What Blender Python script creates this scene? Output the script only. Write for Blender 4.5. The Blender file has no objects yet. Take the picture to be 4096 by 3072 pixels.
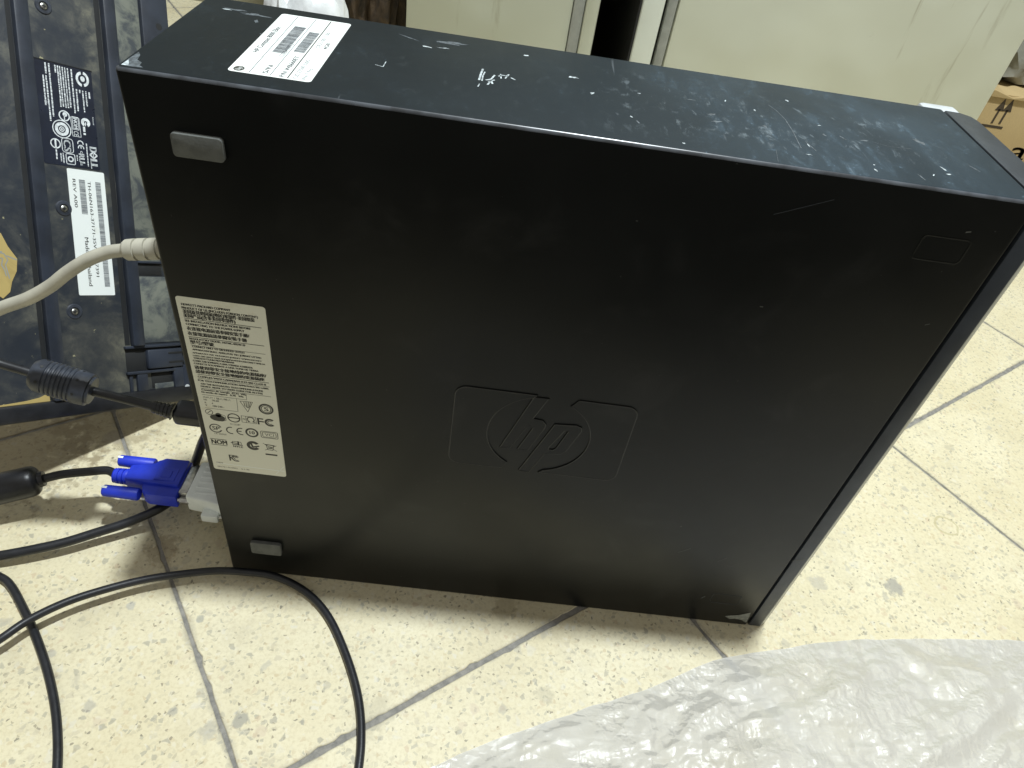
import bpy, bmesh, math, random
from mathutils import Vector, Matrix, noise
random.seed(7)
S = bpy.context.scene
C = S.collection

# ------------------------------------------------------------------ camera, light, exposure
CAM = Vector((148.022, -270.938, 449.227))           # millimetres; the scene itself is in metres
FPX = 2851.84                                          # focal length in pixels of the 4096 px photograph
ROT = Matrix(((0.99045715, -0.12613560, -0.05553776),
              (0.04390956, 0.67077419, -0.74036068),
              (0.13063913, 0.73085689, 0.66991165)))
cd = bpy.data.cameras.new('camera'); cam = bpy.data.objects.new('camera', cd); C.objects.link(cam)
cam.matrix_world = Matrix.Translation(CAM * .001) @ ROT.to_4x4()
cd.sensor_fit = 'HORIZONTAL'; cd.sensor_width = 36; cd.lens = 36 * FPX / 4096
cd.clip_start = .01; cd.clip_end = 50
S.camera = cam
W = bpy.data.worlds.new('World'); S.world = W; W.use_nodes = True
bg = W.node_tree.nodes['Background']
# unseen room gradient: light ceiling above, lower half dimmed to darken the case's reflections
_t = W.node_tree; _g = _t.nodes.new('ShaderNodeTexCoord'); _s = _t.nodes.new('ShaderNodeSeparateXYZ'); _r = _t.nodes.new('ShaderNodeValToRGB')
_t.links.new(_g.outputs['Generated'], _s.inputs[0]); _m = _t.nodes.new('ShaderNodeMath'); _m.operation = 'MULTIPLY_ADD'; _m.inputs[1].default_value = .5; _m.inputs[2].default_value = .5
_t.links.new(_s.outputs[2], _m.inputs[0]); _t.links.new(_m.outputs[0], _r.inputs[0]); _t.links.new(_r.outputs[0], bg.inputs[0])
_e = _r.color_ramp.elements; _e[0].position = .42; _e[0].color = (.16, .15, .125, 1); _e[1].position = .72; _e[1].color = (.95, .92, .84, 1)
bg.inputs[1].default_value = .42
ld = bpy.data.lights.new('ceiling_bulb', 'AREA'); ld.shape = 'DISK'; ld.size = .13
ld.energy = 79; ld.color = (.90, .97, 1.0)
lo = bpy.data.objects.new('ceiling_bulb', ld); C.objects.link(lo)
lo.location = (.47, .135, 2.5); lo.rotation_euler = (0, 0, 0)
S.view_settings.view_transform = 'Standard'; S.view_settings.look = 'None'
S.view_settings.exposure = 0; S.view_settings.gamma = 1; S.view_settings.use_curve_mapping = False
S.render.engine = 'CYCLES'
S.cycles.use_denoising = True
S.cycles.max_bounces = 8; S.cycles.transparent_max_bounces = 12

# ------------------------------------------------------------------ pixel -> place (needs a plane the thing touches)
def ray(u, v): return ROT @ Vector(((u - 2048) / FPX, -(v - 1536) / FPX, -1))
def on(u, v, ax, val):
    d = ray(u, v); return CAM + d * ((val - CAM[ax]) / d[ax])
def pz(u, v, z=0.): return on(u, v, 2, z)
def py(u, v, y=0.): return on(u, v, 1, y)

# ------------------------------------------------------------------ object helpers (all lengths in mm)
def tag(o, label=None, cat=None, group=None, kind=None):
    if label: o['label'] = label
    if cat: o['category'] = cat
    if group: o['group'] = group
    if kind: o['kind'] = kind
    return o
def origin(o):
    return Vector(o.get('_o', (0, 0, 0))) if o is not None else Vector((0, 0, 0))
ORG = {}
def empty(name, loc, label, cat, group=None, mat3=None):
    o = bpy.data.objects.new(name, None); C.objects.link(o); o.empty_display_size = .02
    o.matrix_world = Matrix.Translation(Vector(loc) * .001) @ (mat3.to_4x4() if mat3 else Matrix.Identity(4))
    ORG[o.name] = Vector(loc) if mat3 is None else Vector((0, 0, 0))
    return tag(o, label, cat, group)
def obj(name, bm, mat, parent=None, smooth=35, loc=None):
    """bmesh in mm, world coordinates (or the parent's own frame) -> ONE object"""
    me = bpy.data.meshes.new(name)
    off = ORG[parent.name] if parent is not None else (Vector(loc) if loc is not None else Vector((0, 0, 0)))
    for v in bm.verts: v.co = (v.co - off) * .001
    bmesh.ops.recalc_face_normals(bm, faces=bm.faces) if smooth is not None else None
    bm.to_mesh(me); bm.free()
    if smooth:
        me.polygons.foreach_set('use_smooth', [True] * len(me.polygons))
        me.set_sharp_from_angle(angle=math.radians(smooth))
    for m in (mat if isinstance(mat, (list, tuple)) else [mat]): me.materials.append(m)
    o = bpy.data.objects.new(name, me); C.objects.link(o)
    if parent is not None: o.parent = parent
    else: o.location = off * .001
    ORG[o.name] = off
    return o
def dup(o, parent):
    c = o.copy(); C.objects.link(c); c.parent = parent; ORG[c.name] = ORG[o.name]; return c
def NB(): return bmesh.new()
def box(bm, a, b, bev=0., seg=2):
    t = bmesh.new()
    bmesh.ops.create_cube(t, size=1)
    for v in t.verts: v.co = Vector([(a[i] + b[i]) / 2 + v.co[i] * (b[i] - a[i]) for i in range(3)])
    if bev: bmesh.ops.bevel(t, geom=list(t.edges), offset=bev, segments=seg, profile=.5, affect='EDGES')
    return join(bm, t)
def join(bm, t):
    m = bpy.data.meshes.new('tmp'); t.to_mesh(m); t.free()
    n0 = len(bm.verts); bm.from_mesh(m); bpy.data.meshes.remove(m)
    bm.verts.ensure_lookup_table()
    return bm.verts[n0:]
def prism(bm, pts, f0, f1, bev=0., seg=2):
    """pts 2-D outline; f0 / f1 map (x, y) to the two end faces"""
    t = bmesh.new()
    A = [t.verts.new(f0(*p)) for p in pts]; B = [t.verts.new(f1(*p)) for p in pts]
    n = len(pts); t.faces.new(A); t.faces.new(B[::-1])
    for i in range(n): t.faces.new((A[i], B[i], B[(i + 1) % n], A[(i + 1) % n]))
    bmesh.ops.recalc_face_normals(t, faces=t.faces)
    if bev: bmesh.ops.bevel(t, geom=list(t.edges), offset=bev, segments=seg, profile=.5, affect='EDGES', clamp_overlap=True)
    return join(bm, t)
def rrect(x0, y0, x1, y1, r, n=5):
    P = []
    for cx, cy, a0 in ((x1 - r, y1 - r, 0), (x0 + r, y1 - r, 90), (x0 + r, y0 + r, 180), (x1 - r, y0 + r, 270)):
        for i in range(n + 1):
            a = math.radians(a0 + 90 * i / n); P.append((cx + r * math.cos(a), cy + r * math.sin(a)))
    return P
def lathe(bm, p0, p1, prof, n=24):
    """prof: list of (mm along the axis, radius)"""
    p0, p1 = Vector(p0), Vector(p1); d = (p1 - p0).normalized()
    s = d.orthogonal().normalized(); q = d.cross(s)
    rings = []
    for t, r in prof:
        c = p0 + d * t
        rings.append([bm.verts.new(c + (s * math.cos(2 * math.pi * i / n) + q * math.sin(2 * math.pi * i / n)) * max(r, .02)) for i in range(n)])
    for a, b in zip(rings, rings[1:]):
        for i in range(n): bm.faces.new((a[i], a[(i + 1) % n], b[(i + 1) % n], b[i]))
    bm.faces.new(rings[0][::-1]); bm.faces.new(rings[-1])
def crom(P, k=8):
    P = [Vector(p) for p in P]; P = [P[0] * 2 - P[1]] + P + [P[-1] * 2 - P[-2]]; out = []
    for i in range(1, len(P) - 2):
        a, b, c, d = P[i - 1:i + 3]
        for j in range(k):
            t = j / k
            out.append(.5 * ((2 * b) + (c - a) * t + (2 * a - 5 * b + 4 * c - d) * t * t + (3 * b - a - 3 * c + d) * t ** 3))
    out.append(P[-2]); return out
def tube(bm, P, r, n=14, k=8):
    Q = crom(P, k); up = None; rings = []
    for i, p in enumerate(Q):
        t = (Q[min(i + 1, len(Q) - 1)] - Q[max(i - 1, 0)]).normalized()
        if up is None: up = t.orthogonal().normalized()
        up = (up - t * up.dot(t)).normalized(); q = t.cross(up)
        rr = r(i / (len(Q) - 1)) if callable(r) else r
        rings.append([bm.verts.new(p + (up * math.cos(2 * math.pi * j / n) + q * math.sin(2 * math.pi * j / n)) * rr) for j in range(n)])
    for a, b in zip(rings, rings[1:]):
        for i in range(n): bm.faces.new((a[i], a[(i + 1) % n], b[(i + 1) % n], b[i]))
    bm.faces.new(rings[0][::-1]); bm.faces.new(rings[-1])
    return Q
def lerp(a, b, t): return a + (b - a) * t

# ------------------------------------------------------------------ material helpers
class NT:
    def __init__(self, name):
        self.m = bpy.data.materials.new(name); self.m.use_nodes = True
        self.t = self.m.node_tree; self.t.nodes.clear()
        self.out = self.t.nodes.new('ShaderNodeOutputMaterial')
    def n(self, kind, ins=None, **kw):
        nd = self.t.nodes.new('ShaderNode' + kind)
        for k, v in kw.items(): setattr(nd, k, v)
        for k, v in (ins or {}).items(): self.set(nd.inputs[k], v)
        return nd
    def set(self, sock, v):
        if hasattr(v, 'is_output') or isinstance(v, bpy.types.NodeSocket): self.t.links.new(v, sock)
        else:
            if isinstance(v, (tuple, list)) and len(v) == 3 and sock.type == 'RGBA': v = (*v, 1)
            sock.default_value = v
    def math(self, op, a, b=0., c=None, clamp=False):
        nd = self.n('Math', operation=op, use_clamp=clamp); self.set(nd.inputs[0], a); self.set(nd.inputs[1], b)
        if c is not None: self.set(nd.inputs[2], c)
        return nd.outputs[0]
    def mix(self, f, a, b, blend='MIX'):
        nd = self.n('Mix', data_type='RGBA', blend_type=blend)
        self.set(nd.inputs[0], f); self.set(nd.inputs[6], a); self.set(nd.inputs[7], b); return nd.outputs[2]
    def step(self, x, a, b):
        nd = self.n('MapRange', interpolation_type='SMOOTHSTEP'); self.set(nd.inputs[0], x)
        nd.inputs[1].default_value = a; nd.inputs[2].default_value = b; return nd.outputs[0]
    def pos(self, scale=(1, 1, 1), rot=(0, 0, 0), obj=False):
        src = self.n('TexCoord').outputs['Object'] if obj else self.n('NewGeometry').outputs['Position']
        mp = self.n('Mapping', {'Vector': src}); mp.inputs['Scale'].default_value = scale; mp.inputs['Rotation'].default_value = rot
        return mp.outputs[0]
    def noise(self, vec, scale, detail=4, rough=.55, dist=0., off=None):
        if off is not None:
            vec = self.n('VectorMath', {0: vec, 1: off}, operation='ADD').outputs[0]
        nd = self.n('TexNoise', {'Vector': vec, 'Scale': scale, 'Detail': detail, 'Roughness': rough, 'Distortion': dist}); return nd.outputs[0]
    def bump(self, h, strength, dist=.001, normal=None):
        nd = self.n('Bump', {'Height': h, 'Strength': strength, 'Distance': dist})
        if normal is not None: self.set(nd.inputs['Normal'], normal)
        return nd.outputs[0]
    def bsdf(self, **kw):
        nd = self.n('BsdfPrincipled')
        for k, v in kw.items(): self.set(nd.inputs[k.replace('_', ' ')], v)
        self.t.links.new(nd.outputs[0], self.out.inputs[0]); return nd
    def surf(self, sh): self.t.links.new(sh, self.out.inputs[0])
def plain(name, col, rough=.5, metal=0., var=.12, vscale=60, bump=.0, bscale=800, spec=.5):
    N = NT(name); p = N.pos()
    f = N.noise(p, vscale, 4)
    c = N.mix(N.step(f, .3, .7), tuple(x * (1 - var) for x in col), tuple(min(1, x * (1 + var)) for x in col))
    r = N.math('ADD', N.math('MULTIPLY', N.noise(p, vscale * 2.3, 3), .16), rough - .08)
    kw = dict(Base_Color=c, Roughness=r, Metallic=metal, Specular_IOR_Level=spec)
    if bump: kw['Normal'] = N.bump(N.noise(p, bscale, 3), bump, .0004)
    N.bsdf(**kw); return N.m

# ------------------------------------------------------------------ materials
E1 = Vector((math.cos(math.radians(35.5)), math.sin(math.radians(35.5)), 0)); E2 = Vector((-E1.y, E1.x, 0))
def m_terrazzo():
    N = NT('terrazzo'); P = N.pos()
    warp = N.n('TexNoise', {'Vector': P, 'Scale': 260., 'Detail': 2.})
    Pw = N.n('VectorMath', {0: P, 1: N.n('VectorMath', {0: N.n('VectorMath', {0: warp.outputs[1], 1: (.5, .5, .5)}, operation='SUBTRACT').outputs[0], 1: (.0035, .0035, .0035)}, operation='MULTIPLY').outputs[0]}, operation='ADD').outputs[0]
    base = N.mix(N.step(N.noise(P, 11, 5, .6), .3, .75), (.62, .555, .37), (.69, .635, .455))
    base = N.mix(N.math('MULTIPLY', N.step(N.noise(P, 420, 3, .7), .42, .70), .32), base, (.42, .35, .20))
    def chips(scale, frac, gap, ramp, col, off, strength=1.):
        v = N.n('VectorMath', {0: Pw, 1: off}, operation='ADD').outputs[0]
        fl = N.n('Mapping', {'Vector': v}); fl.inputs['Scale'].default_value = (1, 1, 0)
        cell = N.n('TexVoronoi', {'Vector': fl.outputs[0], 'Scale': scale, 'Randomness': 1.}, voronoi_dimensions='2D')
        edge = N.n('TexVoronoi', {'Vector': fl.outputs[0], 'Scale': scale, 'Randomness': 1.}, voronoi_dimensions='2D', feature='DISTANCE_TO_EDGE')
        sep = N.n('SeparateColor', {0: cell.outputs['Color']})
        pick = N.math('LESS_THAN', sep.outputs[0], frac)
        shape = N.step(edge.outputs['Distance'], gap, gap + .16)
        rr = N.n('ValToRGB', {0: sep.outputs[1]}); rr.color_ramp.interpolation = 'CONSTANT'
        e = rr.color_ramp.elements; e[0].position = 0; e[0].color = (*ramp[0], 1); e[1].position = 1 / len(ramp); e[1].color = (*ramp[1], 1)
        for i in range(2, len(ramp)):
            x = e.new(i / len(ramp)); x.color = (*ramp[i], 1)
        f = N.math('MULTIPLY', N.math('MULTIPLY', pick, shape), N.math('MULTIPLY', N.step(sep.outputs[2], -.3, 1.), strength))
        return N.mix(f, col, rr.outputs[0])
    c = chips(400, .30, .05, [(.40, .36, .25), (.30, .29, .23), (.50, .40, .24), (.66, .62, .50)], base, (.3, .1, 0), .60)
    c = chips(235, .20, .10, [(.30, .29, .245), (.46, .41, .30), (.20, .20, .18), (.50, .38, .25), (.62, .60, .52)], c, (0, .7, 0), .50)
    c = chips(120, .07, .12, [(.33, .33, .30), (.50, .40, .30), (.26, .26, .25), (.60, .58, .52)], c, (.6, .2, 0), .38)
    c = chips(600, .05, .05, [(.09, .085, .07), (.14, .12, .09), (.2, .17, .12)], c, (.9, .5, 0), .65)
    # worn dirt and painted keyboard shade: soft patches, plus the separate grey stains one sees on the floor
    d = N.step(N.noise(P, 7.5, 6, .65, .4), .56, .80)
    c = N.mix(N.math('MULTIPLY', d, .42), c, (.37, .32, .215))
    d3 = N.step(N.noise(P, 19, 6, .7, .6, off=(2, 7, 0)), .50, .74)
    c = N.mix(N.math('MULTIPLY', d3, .28), c, (.40, .36, .26))
    d2 = N.math('MULTIPLY', N.step(N.noise(P, 34, 5, .7, .8, off=(.4, .9, 0)), .62, .76), .45)
    c = N.mix(d2, c, (.33, .31, .25))
    jig = N.noise(P, 120, 4, .6)
    for ax_, off, pt_ in ((E1, .0375, .303), (E2, .142, .333)):
        q = N.math('ADD', N.n('VectorMath', {0: P, 1: tuple(ax_)}, operation='DOT_PRODUCT').outputs['Value'], off)
        q = N.math('ABSOLUTE', N.math('SUBTRACT', N.math('FRACT', N.math('ADD', N.math('DIVIDE', q, pt_), .5)), .5))
        q = N.math('ADD', N.math('MULTIPLY', q, pt_), N.math('MULTIPLY', N.math('SUBTRACT', N.noise(P, 55, 5, .65), .5), .012))
        c = N.mix(N.math('MULTIPLY', N.math('SUBTRACT', 1., N.step(q, .0003, .0045)), .50), c, (.26, .245, .205))
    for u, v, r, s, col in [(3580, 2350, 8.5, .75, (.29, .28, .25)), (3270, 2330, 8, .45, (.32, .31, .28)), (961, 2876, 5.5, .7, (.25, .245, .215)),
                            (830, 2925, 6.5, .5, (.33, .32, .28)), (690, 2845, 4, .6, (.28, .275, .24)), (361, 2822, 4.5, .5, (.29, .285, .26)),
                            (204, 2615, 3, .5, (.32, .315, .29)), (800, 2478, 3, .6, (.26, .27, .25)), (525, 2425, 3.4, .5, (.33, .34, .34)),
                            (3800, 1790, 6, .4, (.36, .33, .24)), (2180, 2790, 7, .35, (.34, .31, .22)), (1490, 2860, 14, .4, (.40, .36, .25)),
                            (2020, 2420, 12, .45, (.30, .25, .15)), (450, 1750, 9, .5, (.38, .375, .35)), (650, 2200, 14, .5, (.24, .18, .10)), (90, 1800, 62, .55, (.23, .18, .105)), (430, 1690, 45, .5, (.24, .19, .11))]:  # the two largest patches paint the keyboard's brown shadow together with grime
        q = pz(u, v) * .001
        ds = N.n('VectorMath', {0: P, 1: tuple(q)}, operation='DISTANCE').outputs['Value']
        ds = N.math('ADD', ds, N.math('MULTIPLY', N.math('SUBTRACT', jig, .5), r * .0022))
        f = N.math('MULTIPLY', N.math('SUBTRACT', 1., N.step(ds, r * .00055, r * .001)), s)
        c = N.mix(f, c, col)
    q = pz(3785, 2105) * .001                       # dried drop: a brownish ring
    ds = N.n('VectorMath', {0: P, 1: tuple(q)}, operation='DISTANCE').outputs['Value']
    ds = N.math('ADD', ds, N.math('MULTIPLY', N.math('SUBTRACT', N.noise(P, 90, 3), .5), .006))
    c = N.mix(N.math('MULTIPLY', N.math('SUBTRACT', 1., N.step(N.math('ABSOLUTE', N.math('SUBTRACT', ds, .0095)), .0004, .0016)), .45), c, (.35, .30, .14))
    rough = N.math('ADD', N.math('MULTIPLY', N.noise(P, 60, 4), .25), .38)
    N.bsdf(Base_Color=c, Roughness=rough, Normal=N.bump(N.noise(P, 500, 4, .6), .12, .0005), Specular_IOR_Level=.4)
    return N.m
def m_grout():
    N = NT('grout'); P = N.pos()
    c = N.mix(N.step(N.noise(P, 160, 5, .7), .3, .7), (.17, .165, .15), (.29, .275, .245))
    N.bsdf(Base_Color=c, Roughness=.9, Normal=N.bump(N.noise(P, 900, 4), .6, .0006)); return N.m
def m_case(dusty):
    N = NT('scuffed black paint' if dusty else 'satin black paint'); P = N.pos()
    base = N.mix(N.noise(P, 25, 4), (.0035, .0042, .0040), (.0055, .0062, .0058))
    fine = N.noise(P, 2600, 2)
    rough = N.math('ADD', N.math('MULTIPLY', N.step(N.noise(P, 14, 5, .6), .3, .7), .10), .40 if dusty else .29)
    if dusty:
        Ps = N.pos(scale=(1, .45, 1), rot=(0, 0, math.radians(-8)))
        sepx = N.n('SeparateXYZ', {0: P}).outputs[0]
        big = N.step(N.noise(Ps, 17, 6, .62, .5), .44, .74)
        sm = N.step(N.noise(Ps, 130, 5, .7, .6), .50, .72)
        tiny = N.step(N.noise(P, 420, 3, .7), .58, .70)
        more = N.math('ADD', N.math('MULTIPLY', N.step(sepx, .16, .30), .75), .25)
        dust = N.math('ADD', N.math('MULTIPLY', big, .05), N.math('MULTIPLY', N.math('MULTIPLY', sm, big), .13))
        dust = N.math('ADD', dust, N.math('MULTIPLY', N.math('MULTIPLY', tiny, N.math('ADD', N.math('MULTIPLY', sm, .8), .06)), .42))
        dust = N.math('ADD', N.math('MULTIPLY', dust, more), N.math('ADD', .026, N.math('MULTIPLY', N.step(sepx, .05, .36), .052)))  # even bluish base, brighter to the right, paints the sheen over the dust
        base = N.mix(dust, base, (.24, .36, .465))  # bluish mix holds both the dust and the painted sheen
        sepy = N.n('SeparateXYZ', {0: P}).outputs[1]
        band = N.math('MULTIPLY', N.math('MULTIPLY', N.step(sepx, .17, .22), N.math('SUBTRACT', 1., N.step(sepx, .31, .37))), N.math('SUBTRACT', 1., N.step(N.math('ABSOLUTE', N.math('SUBTRACT', sepy, .046)), .012, .044)))
        scf = N.math('MULTIPLY', N.step(N.noise(Ps, 210, 6, .75, .5, off=(1, 2, 0)), .52, .68), N.step(N.noise(P, 48, 4, .6, .8, off=(6, 2, 0)), .46, .60))
        base = N.mix(N.math('MULTIPLY', N.math('MULTIPLY', scf, N.math('ADD', .10, band)), .24), base, (.40, .47, .51))
        str_ = N.pos(scale=(1, .03, 1), rot=(0, 0, math.radians(62)))
        sc = N.math('MULTIPLY', N.step(N.noise(str_, 210, 3, .5, .2), .66, .71), N.step(N.noise(P, 30, 3, .5, off=(3, 1, 0)), .55, .66))
        base = N.mix(N.math('MULTIPLY', N.math('MULTIPLY', sc, more), .35), base, (.45, .5, .54))
        rough = N.math('ADD', rough, N.math('MULTIPLY', dust, .5))
    else:
        Ps = N.pos(scale=(.12, 1, 1), rot=(0, math.radians(14), 0))
        sc = N.math('MULTIPLY', N.step(N.noise(Ps, 190, 3, .5, .3), .70, .76), N.step(N.noise(P, 22, 3, .5, off=(1, 4, 2)), .60, .70))
        sm = N.step(N.noise(P, 26, 5, .6, .6, off=(5, 0, 2)), .52, .80)
        base = N.mix(N.math('ADD', N.math('MULTIPLY', sc, .05), N.math('MULTIPLY', sm, .022)), base, (.42, .42, .40))
        tiny = N.math('MULTIPLY', N.step(N.noise(P, 330, 2, .5), .74, .79), .10)
        base = N.mix(tiny, base, (.4, .4, .38))
    N.bsdf(Base_Color=base, Roughness=rough, Normal=N.bump(fine, .10, .00015), Specular_IOR_Level=.14 if dusty else .215)
    return N.m
def m_keyboard():
    N = NT('dusty keyboard plastic'); P = N.pos()
    O = N.pos(obj=True)
    base = N.mix(N.noise(P, 40, 4), (.019, .024, .034), (.028, .035, .047))
    a = N.step(N.noise(O, 21, 6, .70, .7), .40, .66); b = N.step(N.noise(O, 70, 5, .7, .4), .38, .72)
    x = N.n('SeparateXYZ', {0: O}).outputs[0]
    bump_ = lambda c0, w0: N.math('SUBTRACT', 1., N.step(N.math('ABSOLUTE', N.math('SUBTRACT', x, c0)), w0 * .25, w0))
    edge = N.math('ADD', N.math('ADD', .34, N.math('MULTIPLY', bump_(-.064, .022), .75)), N.math('MULTIPLY', N.math('ADD', bump_(-.127, .012), bump_(-.107, .012)), .5))   # dirt gathers beside the rails
    nrm = N.n('SeparateXYZ', {0: N.n('NewGeometry').outputs['Normal']}).outputs[2]
    d = N.math('MULTIPLY', N.math('MULTIPLY', a, N.math('ADD', .35, N.math('MULTIPLY', b, .65))), edge)
    d = N.math('ADD', N.math('MULTIPLY', d, .95), N.math('MULTIPLY', b, .05), clamp=True)
    c = N.mix(d, base, (.17, .165, .125))
    sp = N.math('MULTIPLY', N.step(N.noise(O, 170, 3, .6, .3), .70, .74), .6)
    c = N.mix(sp, c, (.50, .47, .27))
    rough = N.math('ADD', .40, N.math('MULTIPLY', d, .45))
    N.bsdf(Base_Color=c, Roughness=rough, Normal=N.bump(N.noise(P, 1500, 2), .12, .0002)); return N.m
def m_film():
    N = NT('crumpled plastic film'); P = N.pos()
    tr = N.n('BsdfTransparent', {0: (.97, .97, .94)})
    df = N.n('BsdfDiffuse', {0: (.81, .80, .765), 1: .5}); tl = N.n('BsdfTranslucent', {0: (.82, .805, .76)})
    wv_ = N.n('TexNoise', {'Vector': P, 'Scale': 40., 'Detail': 3.}).outputs[1]
    Pq = N.n('VectorMath', {0: P, 1: N.n('VectorMath', {0: wv_, 1: (.012, .012, .012)}, operation='MULTIPLY').outputs[0]}, operation='ADD').outputs[0]
    v1 = N.n('TexVoronoi', {'Vector': Pq, 'Scale': 95.}, distance='MANHATTAN').outputs['Distance']
    v2 = N.n('TexVoronoi', {'Vector': Pq, 'Scale': 260.}, distance='MANHATTAN').outputs['Distance']
    cr = N.step(N.noise(P, 24, 3, .5, off=(3, 3, 0)), .40, .62)
    nrm = N.bump(N.math('ADD', N.math('MULTIPLY', v1, .8), N.math('MULTIPLY', N.math('MULTIPLY', v2, cr), .45)), .30, .0030)
    N.set(df.inputs['Normal'], nrm)
    gl = N.n('BsdfGlossy', {0: (1, 1, 1), 1: .36}); N.set(gl.inputs['Normal'], nrm)
    m1 = N.n('MixShader', {0: .45, 1: df.outputs[0], 2: tl.outputs[0]})
    see = N.math('ADD', N.math('MULTIPLY', N.step(N.noise(P, 16, 4, .5, 1.), .46, .72), .18), .06)
    m2 = N.n('MixShader', {0: see, 1: m1.outputs[0], 2: tr.outputs[0]})
    fr = N.n('Fresnel', {0: 1.5}); N.set(fr.inputs['Normal'], nrm)
    m3 = N.n('MixShader', {0: N.math('ADD', N.math('MULTIPLY', fr.outputs[0], .30), .025), 1: m2.outputs[0], 2: gl.outputs[0]})
    N.surf(m3.outputs[0]); return N.m
def m_paper(name, col, dirt=(.45, .40, .26), amt=.35, sc=40, thr=(.5, .75), rough=.5):
    N = NT(name); P = N.pos()
    f = N.math('MULTIPLY', N.step(N.noise(P, sc, 5, .65, .5), *thr), amt)
    N.bsdf(Base_Color=N.mix(f, col, dirt), Roughness=rough); return N.m
def m_cabinet(name, col):
    N = NT(name); P = N.pos()
    c = N.mix(N.step(N.noise(P, 5, 4), .3, .7), tuple(x * .93 for x in col), col)
    st = N.pos(scale=(1, 1, .12)); g = N.math('MULTIPLY', N.step(N.noise(st, 46, 5, .6, .5), .63, .76), .40)
    c = N.mix(g, c, (.25, .22, .12))
    g2 = N.math('MULTIPLY', N.step(N.noise(P, 30, 4, .6), .66, .78), .30); c = N.mix(g2, c, (.22, .20, .13))
    N.bsdf(Base_Color=c, Roughness=.42, Normal=N.bump(N.noise(P, 3.2, 3), .5, .02)); return N.m
def m_mottled(name, c1, c2, sc, rough=.8):
    N = NT(name); P = N.pos()
    N.bsdf(Base_Color=N.mix(N.step(N.noise(P, sc, 5, .65, 1.), .35, .68), c1, c2), Roughness=rough, Normal=N.bump(N.noise(P, sc * 2, 5), .7, .004)); return N.m
def m_card():
    N = NT('cardboard'); P = N.pos()
    c = N.mix(N.noise(P, 12, 5), (.37, .265, .12), (.46, .345, .175))
    lines = N.n('TexWave', {'Vector': P, 'Scale': 90., 'Distortion': .6}, bands_direction='X')
    N.bsdf(Base_Color=c, Roughness=.8, Normal=N.bump(lines.outputs[1], .12, .001)); return N.m

M = dict(
    terrazzo=m_terrazzo(), grout=m_grout(), case=m_case(False), case_top=m_case(True),
    edge=plain('rubbed edge of black paint', (.06, .068, .080), .30, var=.5, vscale=90, spec=.9),
    bezel_rim=plain('rubbed emboss edge', (.012, .013, .012), .32, var=.6, vscale=60),
    bezel_sheen=plain('bezel edge with painted sheen', (.30, .31, .28), .25, var=.15),  # pale colour paints the floor's reflection on the dark chamfer
    bezel=plain('dark grey bezel plastic', (.030, .036, .045), .42, var=.15, bump=.15, bscale=1600),
    silver=plain('pale silver plastic', (.52, .55, .57), .35),
    rubber=plain('grey rubber', (.105, .11, .103), .8, var=.14, vscale=180, bump=.3),
    rubber_worn=plain('worn grey rubber', (.20, .205, .175), .6, var=.25, vscale=300),
    label_paper=m_paper('grey label paper', (.70, .70, .60), (.50, .40, .20), .40, 55, (.60, .82), .38),
    white_paper=m_paper('white sticker', (.80, .84, .82), (.55, .50, .30), .3, 45, (.62, .8), .35),
    ink=plain('black ink', (.025, .025, .024), .5), ink_soft=plain('faded ink', (.17, .185, .20), .5, var=.3, vscale=400),
    ink_grey=plain('grey ink', (.055, .055, .05), .5, var=.4, vscale=700),
    ink_white=plain('white print', (.66, .70, .72), .5, var=.2, vscale=500),
    kb=m_keyboard(), kb_rail=plain('worn blue grey rail plastic', (.026, .032, .046), .38, var=.22, vscale=50, bump=.12),
    kb_label=plain('glossy navy label', (.012, .016, .030), .30, var=.2),
    kb_dark=plain('near-black fill', (.012, .013, .014), .6),  # near-black for seals, and for shade drawn as plates in slots and holes
    steel=plain('screw steel', (.45, .45, .43), .32, 1., var=.2, vscale=300),
    cord=plain('black cord', (.013, .014, .017), .36, var=.25, vscale=120, bump=.1),
    cord_beige=plain('beige cord', (.46, .44, .36), .45, var=.10, vscale=90),
    ferrite=plain('ridged ferrite plastic', (.034, .040, .054), .38, var=.3, vscale=150),
    blue=plain('blue connector plastic', (.016, .042, .56), .42, var=.10, vscale=80, bump=.15),
    adapter=plain('pale white adapter plastic', (.86, .91, .89), .42, var=.06),
    film=m_film(), cab=m_cabinet('dirty cream cabinet paint', (.74, .775, .67)), cab2=m_cabinet('olive cream cabinet paint', (.60, .63, .53)),
    door=m_cabinet('white cabinet door paint', (.84, .90, .85)), trim=plain('grey cabinet trim', (.36, .38, .37), .4),
    card=m_card(), card_ink=plain('cardboard print', (.05, .035, .02), .7), tape=m_paper('kraft paper tape', (.46, .35, .13), (.30, .22, .08), .6, 60),
    pen=plain('grey pen', (.25, .27, .27), .6), cloth=m_mottled('white plastic bag', (.74, .76, .76), (.84, .86, .86), 8, .45),
    sack=m_mottled('brown mottled sack', (.015, .011, .008), (.10, .065, .035), 26), greybag=m_mottled('grey dusty bag', (.20, .20, .165), (.36, .36, .32), 9),
    wall=m_mottled('olive wall', (.24, .23, .15), (.33, .31, .21), 6), chip=plain('bare scraped metal', (.42, .47, .49), .5, var=.45, vscale=700),
    chip_dim=plain('dull scrape', (.085, .10, .112), .55, var=.5, vscale=500), dustmat=m_paper('caked dust', (.165, .175, .145), (.045, .053, .062), .95, 48, (.40, .62), .8))

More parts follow.
